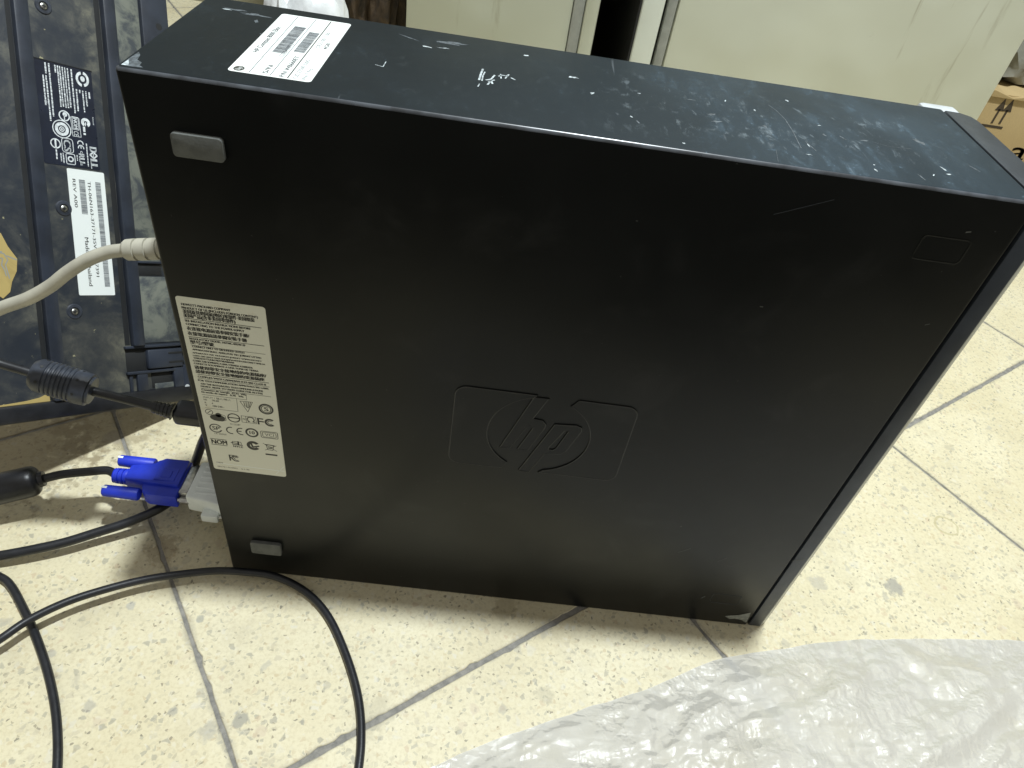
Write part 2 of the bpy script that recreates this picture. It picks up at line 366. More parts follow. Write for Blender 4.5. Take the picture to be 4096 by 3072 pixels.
# ------------------------------------------------------------------ print: flat marks on a plane
def text_mesh(s):
    cu = bpy.data.curves.new('t', 'FONT'); cu.body = s; cu.size = 1; cu.resolution_u = 3
    o = bpy.data.objects.new('t', cu); C.objects.link(o)
    bpy.context.view_layer.update()
    dg = bpy.context.evaluated_depsgraph_get()
    me = bpy.data.meshes.new_from_object(o.evaluated_get(dg))
    V = [v.co.copy() for v in me.vertices]; F = [tuple(p.vertices) for p in me.polygons]
    bpy.data.meshes.remove(me); bpy.data.objects.remove(o); bpy.data.curves.remove(cu)
    return V, F
class Print:
    """marks in 2-D mm coordinates of a plane: O + x*ex + y*ey, lifted by h along n"""
    def __init__(s, O, ex, ey, h):
        s.O, s.ex, s.ey = Vector(O), Vector(ex), Vector(ey); s.n = s.ex.cross(s.ey); s.h = h; s.bm = NB(); s.c = None; s.k = 1.
    def P(s, x, y):
        if s.c: x, y = s.c[0] + (x - s.c[0]) * s.k, s.c[1] + (y - s.c[1]) * s.k
        return s.O + s.ex * x + s.ey * y + s.n * s.h
    def poly(s, pts):
        try: s.bm.faces.new([s.bm.verts.new(s.P(*p)) for p in pts])
        except ValueError: pass
    def rect(s, x0, y0, x1, y1): s.poly([(x0, y0), (x1, y0), (x1, y1), (x0, y1)])
    def line(s, a, b, w):
        a, b = Vector(a), Vector(b); d = (b - a).normalized(); q = Vector((-d.y, d.x)) * w / 2
        s.poly([a - q, b - q, b + q, a + q])
    def path(s, pts, w, close=False):
        pts = list(pts) + ([pts[0]] if close else [])
        for a, b in zip(pts, pts[1:]): s.line(a, b, w)
    def ring(s, c, r, w, a0=0, a1=360, k=28, sy=1.):
        pts = [math.radians(a0 + (a1 - a0) * i / k) for i in range(k + 1)]
        for a, b in zip(pts, pts[1:]):
            f = lambda t, q: (c[0] + q * math.cos(t), c[1] + q * math.sin(t) * sy)
            s.poly([f(a, r - w), f(a, r), f(b, r), f(b, r - w)])
    def disc(s, c, r, k=24, sy=1.): s.poly([(c[0] + r * math.cos(2 * math.pi * i / k), c[1] + sy * r * math.sin(2 * math.pi * i / k)) for i in range(k)])
    def text(s, t, x, y, w, h, bold=0.):
        V, F = text_mesh(t)
        if not V: return
        x0 = min(v.x for v in V); x1 = max(v.x for v in V)
        y1 = max(v.y for v in V); y0 = min(0, min(v.y for v in V))
        sx = w / max(x1 - x0, 1e-6); sy = h / max(y1, 1e-6)
        for dx in ((0, bold * .5, bold) if bold > .2 else (0, bold) if bold else (0,)):
            vs = [s.bm.verts.new(s.P(x + dx + (v.x - x0) * sx, y + v.y * sy)) for v in V]
            for f in F:
                try: s.bm.faces.new([vs[i] for i in f])
                except ValueError: pass
    def greek(s, x, y, w, h, seed=0, fill=.72):
        """a run of unreadable print, as small uneven dashes"""
        r = random.Random(seed); t = 0
        while t < w:
            l = min(r.uniform(.5, 2.2) * h, w - t); s.rect(x + t, y + r.uniform(0, .12) * h, x + t + l, y + h * r.uniform(.8, 1)); t += l + r.uniform(.18, .5) * h
    def bars(s, x, y, w, h, seed, dens=.5):
        r = random.Random(seed); t = 0
        while t < w:
            b = r.choice((.25, .25, .4, .6)); s.rect(x + t, y, x + min(t + b, w), y + h); t += b + r.choice((.2, .3, .3, .5)) / dens * .5
    def obj(s, name, mat, parent):
        return obj(name, s.bm, mat, parent, smooth=None)
def plate(name, pts, f0, f1, mat, parent):
    bm = NB(); prism(bm, pts, f0, f1); return obj(name, bm, mat, parent, smooth=None if False else 30)

# ================================================================== the setting: floor and wall
bm = NB(); box(bm, (-900, -430, -12), (1700, 1300, -.9)); floor = obj('floor', bm, M['grout'], None, smooth=None); tag(floor, kind='structure')
floor['label'] = 'cream terrazzo tiled floor with dark grey joints'
def tile_mesh(seed):
    r = random.Random(seed); t = bmesh.new(); pts = []
    for sx, sy, dx, dy in ((-1, -1, 1, 0), (1, -1, 0, 1), (1, 1, -1, 0), (-1, 1, 0, -1)):
        for i in range(64):
            q = i / 64 * 300
            inw = .05 + .8 * max(0, noise.noise(Vector((q * .035 + seed * 9, sx * 3 + sy * 7, 0)))) + .9 * max(0, noise.noise(Vector((q * .22, seed * 5 + sx, sy)))) + (r.uniform(.6, 1.6) if r.random() < .06 else 0)
            if i == 0: inw = .8
            x = sx * 150 + dx * q; y = sy * 150 + dy * q
            x -= (sx if dx == 0 else 0) * inw; y -= (sy if dy == 0 else 0) * inw
            if i == 0: x -= sx * .6; y -= sy * .6
            pts.append((x, y))
    A = [t.verts.new((x, y, 0)) for x, y in pts]; B = [t.verts.new((x, y, -8)) for x, y in pts]
    top = t.faces.new(A); n = len(A)
    for i in range(n): t.faces.new((A[i], B[i], B[(i + 1) % n], A[(i + 1) % n]))
    bmesh.ops.recalc_face_normals(t, faces=t.faces)
    bmesh.ops.inset_region(t, faces=[f for f in t.faces if len(f.verts) > 8], thickness=.5, depth=0)
    for v in t.verts:
        if v.co.z > -1 and v.is_boundary is False and not all(len(f.verts) <= 4 for f in v.link_faces): v.co.z = 0.
        elif v.co.z > -1: v.co.z = -.45
    me = bpy.data.meshes.new('tile')
    for v in t.verts: v.co *= .001
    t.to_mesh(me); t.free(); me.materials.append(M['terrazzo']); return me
TM = [tile_mesh(i + 1) for i in range(6)]
k = 0
for i in range(-4, 6):
    for j in range(-4, 5):
        n = -37.5 + 303 * (i + .5); m = -142 + 333 * (j + .5) + (.4 if j >= 0 else -.6)
        p = E1 * n + E2 * m
        if not (-950 < p.x < 1750 and -420 < p.y < 1350): continue
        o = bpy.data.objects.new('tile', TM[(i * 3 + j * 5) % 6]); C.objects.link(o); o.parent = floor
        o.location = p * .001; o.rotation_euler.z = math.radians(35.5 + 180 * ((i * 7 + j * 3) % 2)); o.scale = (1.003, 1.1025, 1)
bm = NB(); box(bm, (-1000, 1180, 0), (1800, 1250, 1400)); wall = tag(obj('wall', bm, M['wall'], None, smooth=None), kind='structure')
wall['label'] = 'dingy olive plaster wall behind the cabinets'

# ================================================================== the desktop computer
L, H, T = 365.75, 338., 98.7
pc = empty('desktop_computer', (L / 2, T / 2, 0), 'scuffed black slim desktop computer standing on its narrow side on the tiles', 'computer')
bm = NB(); box(bm, (0, 0, 0), (L, T, H), 1.6, 3)
bm.normal_update()
ch = obj('chassis', bm, [M['case'], M['case_top'], M['edge']], pc, smooth=50)
for p in ch.data.polygons:
    if p.normal.z > .95: p.material_index = 1
    elif p.normal.z > .1 and p.normal.y < -.1: p.material_index = 2
# front bezel with a rounded edge
bm = NB()
prof = [(L + 1.4, .3), (L + 9.9, .3), (L + 14.6, 3.9), (L + 15.6, 8), (L + 15.6, T - 10), (L + 14, T - 4), (L + 9, T - .6), (L + 1.4, T - .3)]
prism(bm, prof, lambda x, y: Vector((x, y, .3)), lambda x, y: Vector((x, y, H - .4)), .7, 2)
bz = obj('front_bezel', bm, [M['bezel'], M['bezel_sheen']], pc, smooth=30)
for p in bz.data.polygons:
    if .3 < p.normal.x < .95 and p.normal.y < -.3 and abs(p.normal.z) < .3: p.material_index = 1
bm = NB(); box(bm, (L - 2, 3, 3), (L + 3, T - 3, H - 3)); obj('bezel_gap', bm, M['kb_dark'], pc, smooth=None)
bm = NB(); box(bm, (L - 9, T - 1, 4), (L + 11, T + 9, H - .6), 2.2); obj('side_trim', bm, M['silver'], pc)
# rubber feet and empty foot seats
for (x0, z0, x1, z1, mt) in ((17.2, 305.8, 37.6, 315.8, 'rubber'), (16.8, 26.0, 36.6, 38.0, 'rubber')):
    bm = NB(); prism(bm, rrect(x0, z0, x1, z1, 1.6, 4), lambda x, z: Vector((x, .2, z)), lambda x, z: Vector((x, -2.4, z)), .45, 2)
    obj('rubber_foot', bm, M[mt], pc, smooth=40)
def frame_ridge(x0, z0, x1, z1, r, w, h):
    bm = NB(); P = rrect(x0, z0, x1, z1, r, 6); P = [Vector((x, -h * .2, z)) for x, z in P]
    n = len(P)
    A = []
    for i, p in enumerate(P):
        t = (P[(i + 1) % n] - P[i - 1]).normalized(); q = Vector((t.z, 0, -t.x)); A.append([bm.verts.new(p + q * w), bm.verts.new(p + Vector((0, -h, 0)) + q * w * .3), bm.verts.new(p + Vector((0, -h, 0)) - q * w * .3), bm.verts.new(p - q * w)])
    for i in range(n):
        a, b = A[i], A[(i + 1) % n]
        for j in range(3): bm.faces.new((a[j], a[j + 1], b[j + 1], b[j]))
    return bm
obj('foot_seat', frame_ridge(328, 306, 349, 317.5, 2, .5, .07), M['case'], pc, smooth=60)
obj('foot_seat', frame_ridge(330, 25, 350, 36, 2, .5, .10), M['case'], pc, smooth=60)
# embossed logo: panel with a round window and two slanted letters
Z7 = lambda x, y: (lambda p: (p.x, p.z))(py(1700 + x / 2.212, 1450 + y / 2.212))
cx, cz = 187.6, 169.0; RX, RZ = 28.3, 28.6
def arc(a0, a1, k=26): return [(cx + RX * math.cos(math.radians(a0 + (a1 - a0) * i / k)), cz + RZ * math.sin(math.radians(a0 + (a1 - a0) * i / k))) for i in range(k + 1)]
X0, X1, ZB, ZT = 140.0, 236.6, 139.4, 198.6
def rc(x, z, sx, sz, r=6, k=6, rev=False):
    ang = {(-1, 1): (90, 180), (-1, -1): (180, 270), (1, -1): (270, 360), (1, 1): (0, 90)}[(sx, sz)]
    return [(x - sx * r + r * math.cos(math.radians(lerp(ang[0], ang[1], i / k))), z - sz * r + r * math.sin(math.radians(lerp(ang[0], ang[1], i / k)))) for i in range(k + 1)]
left = [(cx - 5.5, ZT)] + rc(X0, ZT, -1, 1) + rc(X0, ZB, -1, -1) + [(cx - 17, ZB)] + arc(239, 104)
right = [(cx + 5, ZB)] + rc(X1, ZB, 1, -1) + rc(X1, ZT, 1, 1) + [(cx + 17, ZT)] + arc(61, -76)
hh = [Z7(*p) for p in [(965, 305), (1095, 318), (955, 492), (1045, 512), (1070, 545), (1060, 575), (908, 768), (820, 757), (955, 578), (945, 560), (908, 550), (755, 745), (665, 740)]]
pp = [Z7(*p) for p in [(1150, 545), (1340, 555), (1385, 575), (1385, 605), (1245, 780), (1195, 805), (1060, 797), (920, 962), (830, 945)]]
pc_hole = [Z7(*p) for p in [(1235, 600), (1275, 600), (1160, 755), (1130, 770), (1090, 765), (1095, 745)]]
def emboss(loops, ext, bev):
    cu = bpy.data.curves.new('e', 'CURVE'); cu.dimensions = '2D'; cu.fill_mode = 'BOTH'; cu.extrude = ext; cu.bevel_depth = bev; cu.bevel_resolution = 1
    for lp in loops:
        sp = cu.splines.new('POLY'); sp.points.add(len(lp) - 1); sp.use_cyclic_u = True
        for q, (x, z) in zip(sp.points, lp): q.co = (x, z, 0, 1)
    o = bpy.data.objects.new('e', cu); C.objects.link(o); bpy.context.view_layer.update()
    me = bpy.data.meshes.new_from_object(o.evaluated_get(bpy.context.evaluated_depsgraph_get()))
    bm = NB(); bm.from_mesh(me); bpy.data.meshes.remove(me); bpy.data.objects.remove(o); bpy.data.curves.remove(cu)
    for v in bm.verts: v.co = Vector((v.co.x, -v.co.z, v.co.y))
    return bm
for nm, lp in (('embossed_panel', [left]), ('embossed_panel', [right]), ('embossed_letter', [hh]), ('embossed_letter', [pp, pc_hole])):
    ep = obj(nm, emboss(lp, .22, .36), M['case'], pc, smooth=30)
    for loop in lp:
        bm = NB(); P3 = [Vector((x, -.42, z)) for x, z in loop]; tube(bm, P3 + [P3[0]], .30, 8, 1); obj('embossed_rim', bm, M['bezel_rim'], ep, smooth=60)

# ---- regulatory label on the broad face
lab = plate('regulatory_label', rrect(3.4, 107.3, 45.7, 233.0, 1.6), lambda x, z: Vector((x, .3, z)), lambda x, z: Vector((x, -.12, z)), M['label_paper'], pc)
lab['label'] = 'grey regulatory label with certification marks and small print'
Z4 = lambda x, y: (lambda p: (p.x, p.z))(py(680 + x / 4.148, 1150 + y / 4.148))
Z5 = lambda x, y: (lambda p: (p.x, p.z))(py(680 + x / 4.148, 1530 + y / 4.148))
NF = dict(O=(0, 0, 0), ex=(1, 0, 0), ey=(0, 0, 1))
ink = Print(h=.16, **NF); soft = Print(h=.16, **NF)
def tx(Z, pr, s, a, b, h, bold=0.):
    (x0, z0), (x1, z1) = Z(*a), Z(*b); pr.text(s, x0, (z0 + z1) / 2, x1 - x0, h, bold)
def rule(Z, a, b, w=.36):
    (x0, z0), (x1, z1) = Z(*a), Z(*b); ink.line((x0, (z0 + z1) / 2), (x1, (z0 + z1) / 2), w)
tx(Z4, soft, 'HEWLETT-PACKARD COMPANY', (190, 292), (1000, 390), 1.35, .26)
tx(Z4, soft, 'PRODUCT OF US (INCLUDES FOREIGN CONTENT)', (195, 345), (1455, 508), 1.35, .26)
tx(Z4, ink, '美国及其他国家(地区)零部件·美国组装', (215, 412), (1400, 568), 2.25, .42)
tx(Z4, ink, '美国产品(含非美国零部件)', (225, 480), (1080, 592), 2.25, .42)
rule(Z4, (240, 505), (1520, 668))
tx(Z4, soft, 'SEE INSTALLATION INSTRUCTIONS BEFORE', (250, 562), (1335, 698), 1.35, .26)
tx(Z4, soft, 'CONNECTING TO THE POWER SUPPLY', (265, 618), (1230, 738), 1.35, .26)
tx(Z4, ink, '在连接电源前请参阅安装手册/', (285, 700), (1310, 822), 2.25, .42)
tx(Z4, ink, '在接電源前請參閱安裝手冊', (300, 782), (1270, 897), 2.25, .42)
rule(Z4, (310, 812), (1565, 966))
tx(Z4, soft, 'REGULATORY MODEL HSTNC-005W-SF', (325, 862), (1250, 968), 1.2, .26)
tx(Z4, ink, '型号/型號', (335, 922), (725, 972), 2.25, .42)
rule(Z4, (345, 948), (1585, 1108), .22)
for s, a, b in (('CONNECT ONLY TO GROUNDED OUTLET', (370, 990), (1240, 1092)), ('APPARATEN SKALL ANSLUTAS TILL JORDAT UTTAG', (375, 1040), (1510, 1178)),
                ('APPARATET MÅ TILKOPLES JORDET STIKKONTAKT', (375, 1092), (1520, 1228)), ('LAITE ON LIITETTÄVÄ SUOJAMAADOITUSKOSKETTIMILLA', (385, 1142), (1575, 1278)),
                ('VARUSTETTUUN PISTORASIAAN', (395, 1180), (1060, 1258)), ('CONECTAR SOMENTE A UMA TOMADA ATERRADA', (385, 1228), (1370, 1338)),
                ('CONECTE SOLAMENTE A UNA TOMA DE TIERRA', (400, 1274), (1465, 1393))):
    tx(Z4, soft, s, a, b, 1.15, .24)
tx(Z4, ink, '请使用带安全接地线的电源插座/', (410, 1348), (1590, 1478), 2.25, .42)
tx(Z4, ink, '請使用帶安全接地線的電源插座', (430, 1418), (1560, 1538), 2.25, .42)
rule(Z4, (460, 1440), (1640, 1578))
tx(Z4, soft, 'COMPLIES WITH CANADIAN ICES-003 CLASS B', (465, 1495), (1590, 1618), 1.25, .26)
rule(Z4, (465, 1508), (1655, 1642), .22)
tx(Z5, soft, 'FOR TELECOMMUNICATION APPROVALS SEE LABEL', (470, -25), (1640, 112), 1.2, .26)
tx(Z5, soft, 'ON THE INTEGRATED TELECOMMUNICATIONS', (515, 32), (1540, 152), 1.2, .26)
tx(Z5, soft, 'DEVICE. REFER TO USERS GUIDE FOR ACCESS', (515, 75), (1535, 192), 1.2, .26)
rule(Z5, (515, 95), (1680, 232), .24)
tx(Z5, soft, 'Consumo de energía  42.41  Wh', (525, 128), (1255, 212), 1.2, .26)
tx(Z5, soft, 'En modo de espera   0.70   Wh', (525, 163), (1215, 246), 1.2, .26)
rule(Z5, (530, 196), (1275, 284), .22); ink.line(Z5(1262, 182), Z5(1275, 282), .22)
tx(Z5, ink, 'INPUT / 输入/輸入', (555, 250), (1015, 302), 1.3); tx(Z5, soft, 'Hz      50-60', (565, 290), (810, 318), 1.2, .1)
tx(Z5, soft, 'A        4', (575, 338), (715, 356), 1.2, .1); tx(Z5, soft, 'V      100-240~', (590, 386), (900, 418), 1.2, .1)
ink.line(Z5(1105, 265), Z5(1130, 475), .22); rule(Z5, (585, 414), (1135, 482), .22)
def ctr(x, y):
    p = Z5(x, y); ink.c = soft.c = p; ink.k = soft.k = 1.26; return p
# certification marks
a, b, c_ = Z5(1160, 305), Z5(1370, 325), Z5(1295, 485); ink.path([a, b, c_], .3, True)
for q in (1225, 1262, 1300, 1335): ink.line(Z5(q, 322), Z5(q + (1290 - q) * .35, 395 + (q % 7) * 3), .42)
ink.line(Z5(1265, 400), Z5(1310, 420), .5)
p = ctr(1595, 440); ink.ring(p, 3.2, .8); ink.ring(p, 2.2, .35); ink.text('S', p[0] - .9, p[1] - 1.1, 1.8, 2.2, .15)
p = ctr(650, 485); ink.ring(p, 1.7, .3); ink.line((p[0] - .8, p[1] - .8), (p[0] + .8, p[1] + .8), .3)
p = ctr(790, 575); ink.disc((p[0], p[1] - .3), 3.3, sy=.62); ink.disc((p[0] + .6, p[1] + 1.5), 1.3)
ink.path([(p[0] + .5, p[1] + 2.5), (p[0] + 3.4, p[1] + 1.5), (p[0] + 3.6, p[1] - 1.2), (p[0] + 1.4, p[1] - 2.3)], .25)
p = ctr(1060, 585); ink.ring(p, 2.8, .55); ink.line((p[0] - 2.6, p[1]), (p[0] + 2.6, p[1]), .55); soft.text('N 23287', p[0] - 2, p[1] - 4.6, 4.4, 1.0)
p = ctr(1310, 615); w = 3.1
ink.path([(p[0] - w, p[1] - 2), (p[0] + w, p[1] - 2), (p[0] + w, p[1] + 2), (p[0] - w, p[1] + 2)], .22, True); ink.ring((p[0] + .8, p[1] + .2), 1.7, .45, -60, 240)
ink.line((p[0] - 1.2, p[1] - 2), (p[0] - 1.2, p[1] + 2), .2); soft.text('N', p[0] - 2.6, p[1] - .6, 1, 1.4); ink.line((p[0] + 1.6, p[1] - 1.2), (p[0] + 2.8, p[1] - 1.2), .4); ink.line((p[0] - .6, p[1] - 1.2), (p[0] + .4, p[1] - 1.2), .4)
p = ctr(1600, 655); ink.rect(p[0] - 3.9, p[1] - 2, p[0] - 3.1, p[1] + 2.0); ink.rect(p[0] - 3.1, p[1] + 1.3, p[0] - 1.2, p[1] + 2.0); ink.rect(p[0] - 3.1, p[1] - .4, p[0] - 1.0, p[1] + .3)
ink.ring((p[0] + 1.6, p[1] - .1), 2.4, .95, 45, 315); ink.ring((p[0] + 1.6, p[1] - .1), 1.2, .35, 50, 310)
p = ctr(760, 755); ink.ring(p, 2.8, .55, 20, 340); ink.text('SP', p[0] - 1.5, p[1] - 1.0, 3.2, 2.2, .15); soft.text('LR 00000', p[0] - 1, p[1] - 3.9, 5.2, .9)
p = ctr(1000, 790); ink.ring((p[0] + .5, p[1]), 2.3, .55, 75, 285); p = ctr(1170, 808); ink.ring((p[0] + .5, p[1]), 2.3, .55, 75, 285); ink.line((p[0] - 1.5, p[1]), (p[0] + .5, p[1]), .5)
p = ctr(1360, 830); ink.ring(p, 2.9, .85); ink.text('10', p[0] - 1.1, p[1] - .9, 2.2, 1.9, .2)
p = ctr(1650, 870)
for d in (0, .75): soft.path(rrect(p[0] - 3.7 + d, p[1] - 2.1 + d * .8, p[0] + 3.7 - d, p[1] + 2.1 - d * .8, .6, 3), .28, True)
ink.path(rrect(p[0] - 3.7, p[1] - 2.1, p[0] + 3.7, p[1] + 2.1, .6, 3), .2, True); ink.text('VCI', p[0] - 2, p[1] - .8, 4, 1.7)
p = ctr(812, 985); ink.text('NOM', p[0] - 3.3, p[1] - 1.3, 6.8, 2.7, .25); ink.line((p[0] - 3.6, p[1] + 1.9), (p[0] + 3.6, p[1] + 1.9), .35); ink.line((p[0] - 3.6, p[1] - 1.9), (p[0] + 3.6, p[1] - 1.9), .35)
p = ctr(1110, 1020); ink.path([(p[0] - 2, p[1]), (p[0] - 1.8, p[1] + 1.6), (p[0] + 2, p[1] + 1.6), (p[0] + 2.1, p[1] + .2)], .28); ink.line((p[0] - 2.6, p[1] + .7), (p[0] + 1, p[1] + .5), .45); ink.rect(p[0] + .4, p[1] - .6, p[0] + 1.1, p[1] + 2.0)
ink.rect(p[0] - 2, p[1] - .6, p[0] + 2.6, p[1] - .1); ink.text('NYCE', p[0] - 1.8, p[1] - 2.2, 4.3, 1.2, .15)
p = ctr(1385, 1045); ink.ring(p, 3.0, 1.5, 35, 325); ink.line((p[0] - .9, p[1] + 1.3), (p[0] - .3, p[1] - 1.2), .9); ink.line((p[0] - .3, p[1] - 1.0), (p[0] + 2.6, p[1] + .1), .8)
p = ctr(1660, 1075); ink.line((p[0] - 3, p[1] + 2.4), (p[0] + 3, p[1] - 2.2), .26); ink.line((p[0] + 3, p[1] + 1.6), (p[0] - 2.4, p[1] - 2.2), .26)
ink.path([(p[0] - 1.6, p[1] + 1.6), (p[0] - 1.1, p[1] - 1.7), (p[0] + 1.2, p[1] - 1.8), (p[0] + 1.7, p[1] + 1.4)], .3, True); ink.ring((p[0] + .1, p[1] - .2), .8, .25); ink.line((p[0] - 2, p[1] + 1.7), (p[0] + 2.2, p[1] + 1.5), .45)
p = ctr(1685, 1195); ink.rect(p[0] - 2.7, p[1] - .55, p[0] + 2.7, p[1] + .45)
p = ctr(1060, 1255); ink.rect(p[0] - 2.1, p[1] - 1.9, p[0] - 1.4, p[1] + 2.1); ink.line((p[0] - 1.4, p[1] + .2), (p[0] + .2, p[1] + 1.9), .5); ink.line((p[0] - 1.3, p[1] + .2), (p[0] + .2, p[1] - 1.8), .4)
ink.ring((p[0] + 1.2, p[1] - .2), 1.9, .45, 50, 310); ink.ring((p[0] + 1.3, p[1] - .2), 1.15, .35, 50, 310); ink.line((p[0] - 2.1, p[1] + 2), (p[0] + 1.9, p[1] + 1.9), .4)
ink.c = soft.c = None
tx(Z5, soft, 'MEM', (780, 1330), (880, 1338), 1.0); tx(Z5, soft, '581721-N-0002    S-1-90', (795, 1398), (1320, 1452), 1.05)
ink.obj('label_print', M['ink'], lab); soft.obj('label_print', M['ink_grey'], lab)
pr = Print(h=.15, **NF); x0, z0 = Z5(875, 1345); x1, z1 = Z5(1895, 1445)   # pale crease across the lower end
pr.line((x0 - 3.5, z0 + .3), (x1, z0 - .3), .5); pr.line(Z5(1760, 1515), Z5(1890, 1395), .35); pr.obj('label_crease', M['white_paper'], lab)

# ---- bar-code label on the upper side; its print runs from near to far
TF = dict(O=(0, 0, H), ex=(0, 1, 0), ey=(-1, 0, 0))
tl = plate('barcode_label', rrect(38.0, 11.6, 70.4, 88.6, 1.8), lambda x, y: Vector((x, y, H - .3)), lambda x, y: Vector((x, y, H + .12)), M['white_paper'], pc)
tl['label'] = 'white bar code label with round logo on the upper side'
pr = Print(h=.16, **TF); pq = Print(h=.16, **TF)
pr.line((12.5, -46.3), (87.5, -45.6), .35); pr.line((12.5, -54.4), (87.5, -54.0), .35); pq.line((12.5, -61.2), (87.5, -61.0), .5)
pr.bars(38, -53.0, 36, 5.2, 3, .9); pr.bars(42, -60.2, 27, 4.6, 5, .9)
pq.disc((15.2, -41.6), 2.6, sy=.8); 
pr.text('CZC0450KT2', 34, -53.6, 17, 1.9); pr.text('HP Compaq 8000 Elite', 35, -42.8, 34, 2.2, .2); pr.text('S/N', 14, -52.8, 9, 2.0, .2); pr.text('P/N WB660ET', 13, -59.6, 24, 1.9, .2)
pr.text('C2D E7500 320G', 13, -64.6, 22, 1.7); pr.text('Win 7 Pro', 13, -68.0, 13, 1.7); pr.text('CE2100 1.00', 50, -64.4, 22, 1.7); pr.text('4GB', 50, -67.6, 8, 1.7, .2)
pr.obj('label_print', M['ink_soft'], tl); pq.obj('label_print', M['ink_grey'], tl)
pr = Print(h=.2, **TF); pr.text('hp', 13.7, -42.4, 3, 1.9, .2); pr.obj('label_logo', M['white_paper'], tl)

# ---- chips, scrapes and paint spots
def blob(cx_, cy_, rx, ry, ang, seed, k=18, jag=.45):
    r = random.Random(seed); ca, sa = math.cos(math.radians(ang)), math.sin(math.radians(ang)); out = []
    for i in range(k):
        a = 2 * math.pi * i / k; q = 1 + jag * noise.noise(Vector((math.cos(a) * 1.6 + seed * 3.1, math.sin(a) * 1.6, seed))) * 1.6
        x, y = rx * q * math.cos(a), ry * q * math.sin(a); out.append((cx_ + x * ca - y * sa, cy_ + x * sa + y * ca))
    return out
TP = lambda u, v: (lambda p: (p.x, p.y))(pz(u, v, H))
def top_plate(name, pts, mat, h=.06): return plate(name, pts, lambda x, y: Vector((x, y, H - .2)), lambda x, y: Vector((x, y, H + h)), M[mat], pc)
def zz(x, y): return TP(1500 + x * .5877, y * .5877)        # zoom of the left half of the upper side
def zr(x, y): return TP(2700 + x * .6311, y * .6311)        # and of the right half
def zl(x, y): return TP(850 + x * .2939, y * .2939)
sd = 0
for Z, x, y, rx, ry, ang, mat in [(zz, 350, 318, 2.6, .55, -6, 'chip'), (zz, 470, 328, 3.0, .4, 8, 'chip'), (zz, 520, 295, 7, 2.2, 4, 'chip_dim'), (zz, 230, 255, 6, .7, -28, 'chip_dim'), (zz, 1030, 378, 1.2, .9, 0, 'chip'), (zz, 1350, 526, 2.2, 1.1, 0, 'chip'),
                              (zz, 1480, 635, 1.5, .6, 60, 'chip'), (zz, 1800, 636, .8, .4, 10, 'chip'), (zz, 1745, 795, .6, .9, 30, 'chip'), (zz, 1790, 830, 2.2, .4, 110, 'chip_dim'), (zz, 2100, 975, .7, .5, 0, 'chip'),
                              (zr, 712, 640, .8, 1.3, 30, 'chip'), (zr, 918, 576, 1.2, .9, 10, 'chip'), (zr, 505, 700, .6, 1.1, 0, 'chip'), (zr, 318, 640, .4, 1.4, -20, 'chip'), (zr, 1735, 1105, 1.6, .7, 10, 'chip'),
                              (zr, 1700, 1070, 2.6, .45, -68, 'chip'), (zr, 1275, 1080, .5, 1.5, 15, 'chip'), (zr, 1262, 1045, .5, .4, 0, 'chip'), (zr, 850, 980, 1.6, .4, 0, 'chip'), (zr, 865, 930, .3, 3.4, 15, 'chip_dim'), (zr, 845, 920, .25, 2.6, 8, 'chip'),
                              (zr, 915, 795, 1.1, .5, 30, 'chip'), (zr, 945, 855, .6, 1.2, 10, 'chip_dim'), (zr, 1065, 875, .4, 1.9, 25, 'chip_dim'), (zr, 1200, 890, 2.4, .6, 15, 'chip_dim'), (zr, 1550, 900, 3.2, 1.6, -60, 'chip_dim'), (zr, 1640, 1110, 1.6, .3, 55, 'chip'),
                              (zr, 1560, 1120, .5, 2.6, 12, 'chip_dim'), (zr, 1900, 1070, .5, 2.4, 25, 'chip_dim'), (zr, 100, 632, 2.4, .5, 8, 'chip_dim'), (zr, 230, 725, 2.0, .8, 30, 'chip_dim'), (zr, 270, 770, 2.6, .7, 12, 'chip_dim'), (zr, 570, 800, .8, 1.4, 0, 'chip_dim'),
                              (zr, 320, 1060, 1.0, .5, 0, 'chip'), (zl, 300, 130, 5.5, 1.0, -4, 'chip_dim'), (zl, 190, 125, 2.0, .5, -5, 'chip'), (zl, 560, 200, 7, 1.2, -3, 'chip_dim'), (zl, 600, 290, 1.0, 2.0, 20, 'chip_dim'), (zl, 660, 460, 1.2, .5, -40, 'chip_dim')]:
    sd += 1; q = Z(x, y); kk = .72 if mat == 'chip' and Z is zr else .9; pts = blob(q[0], q[1], rx * kk, ry * kk, ang, sd, jag=.7)
    if min(p[1] for p in pts) < 1 or max(p[1] for p in pts) > T - 1.2: continue
    top_plate('scrape', pts, mat, .05 if mat == 'chip' else .03)
top_plate('scrape', [(1.8, 2), (6, 1.8), (10, 2.4), (8, 4), (7.5, 7), (5, 9), (4, 14), (2.2, 17), (1.8, 9)], 'chip_dim', .04); top_plate('scrape', [(1.9, 2.2), (4.5, 2.2), (3.6, 5), (2.2, 8)], 'chip', .07)
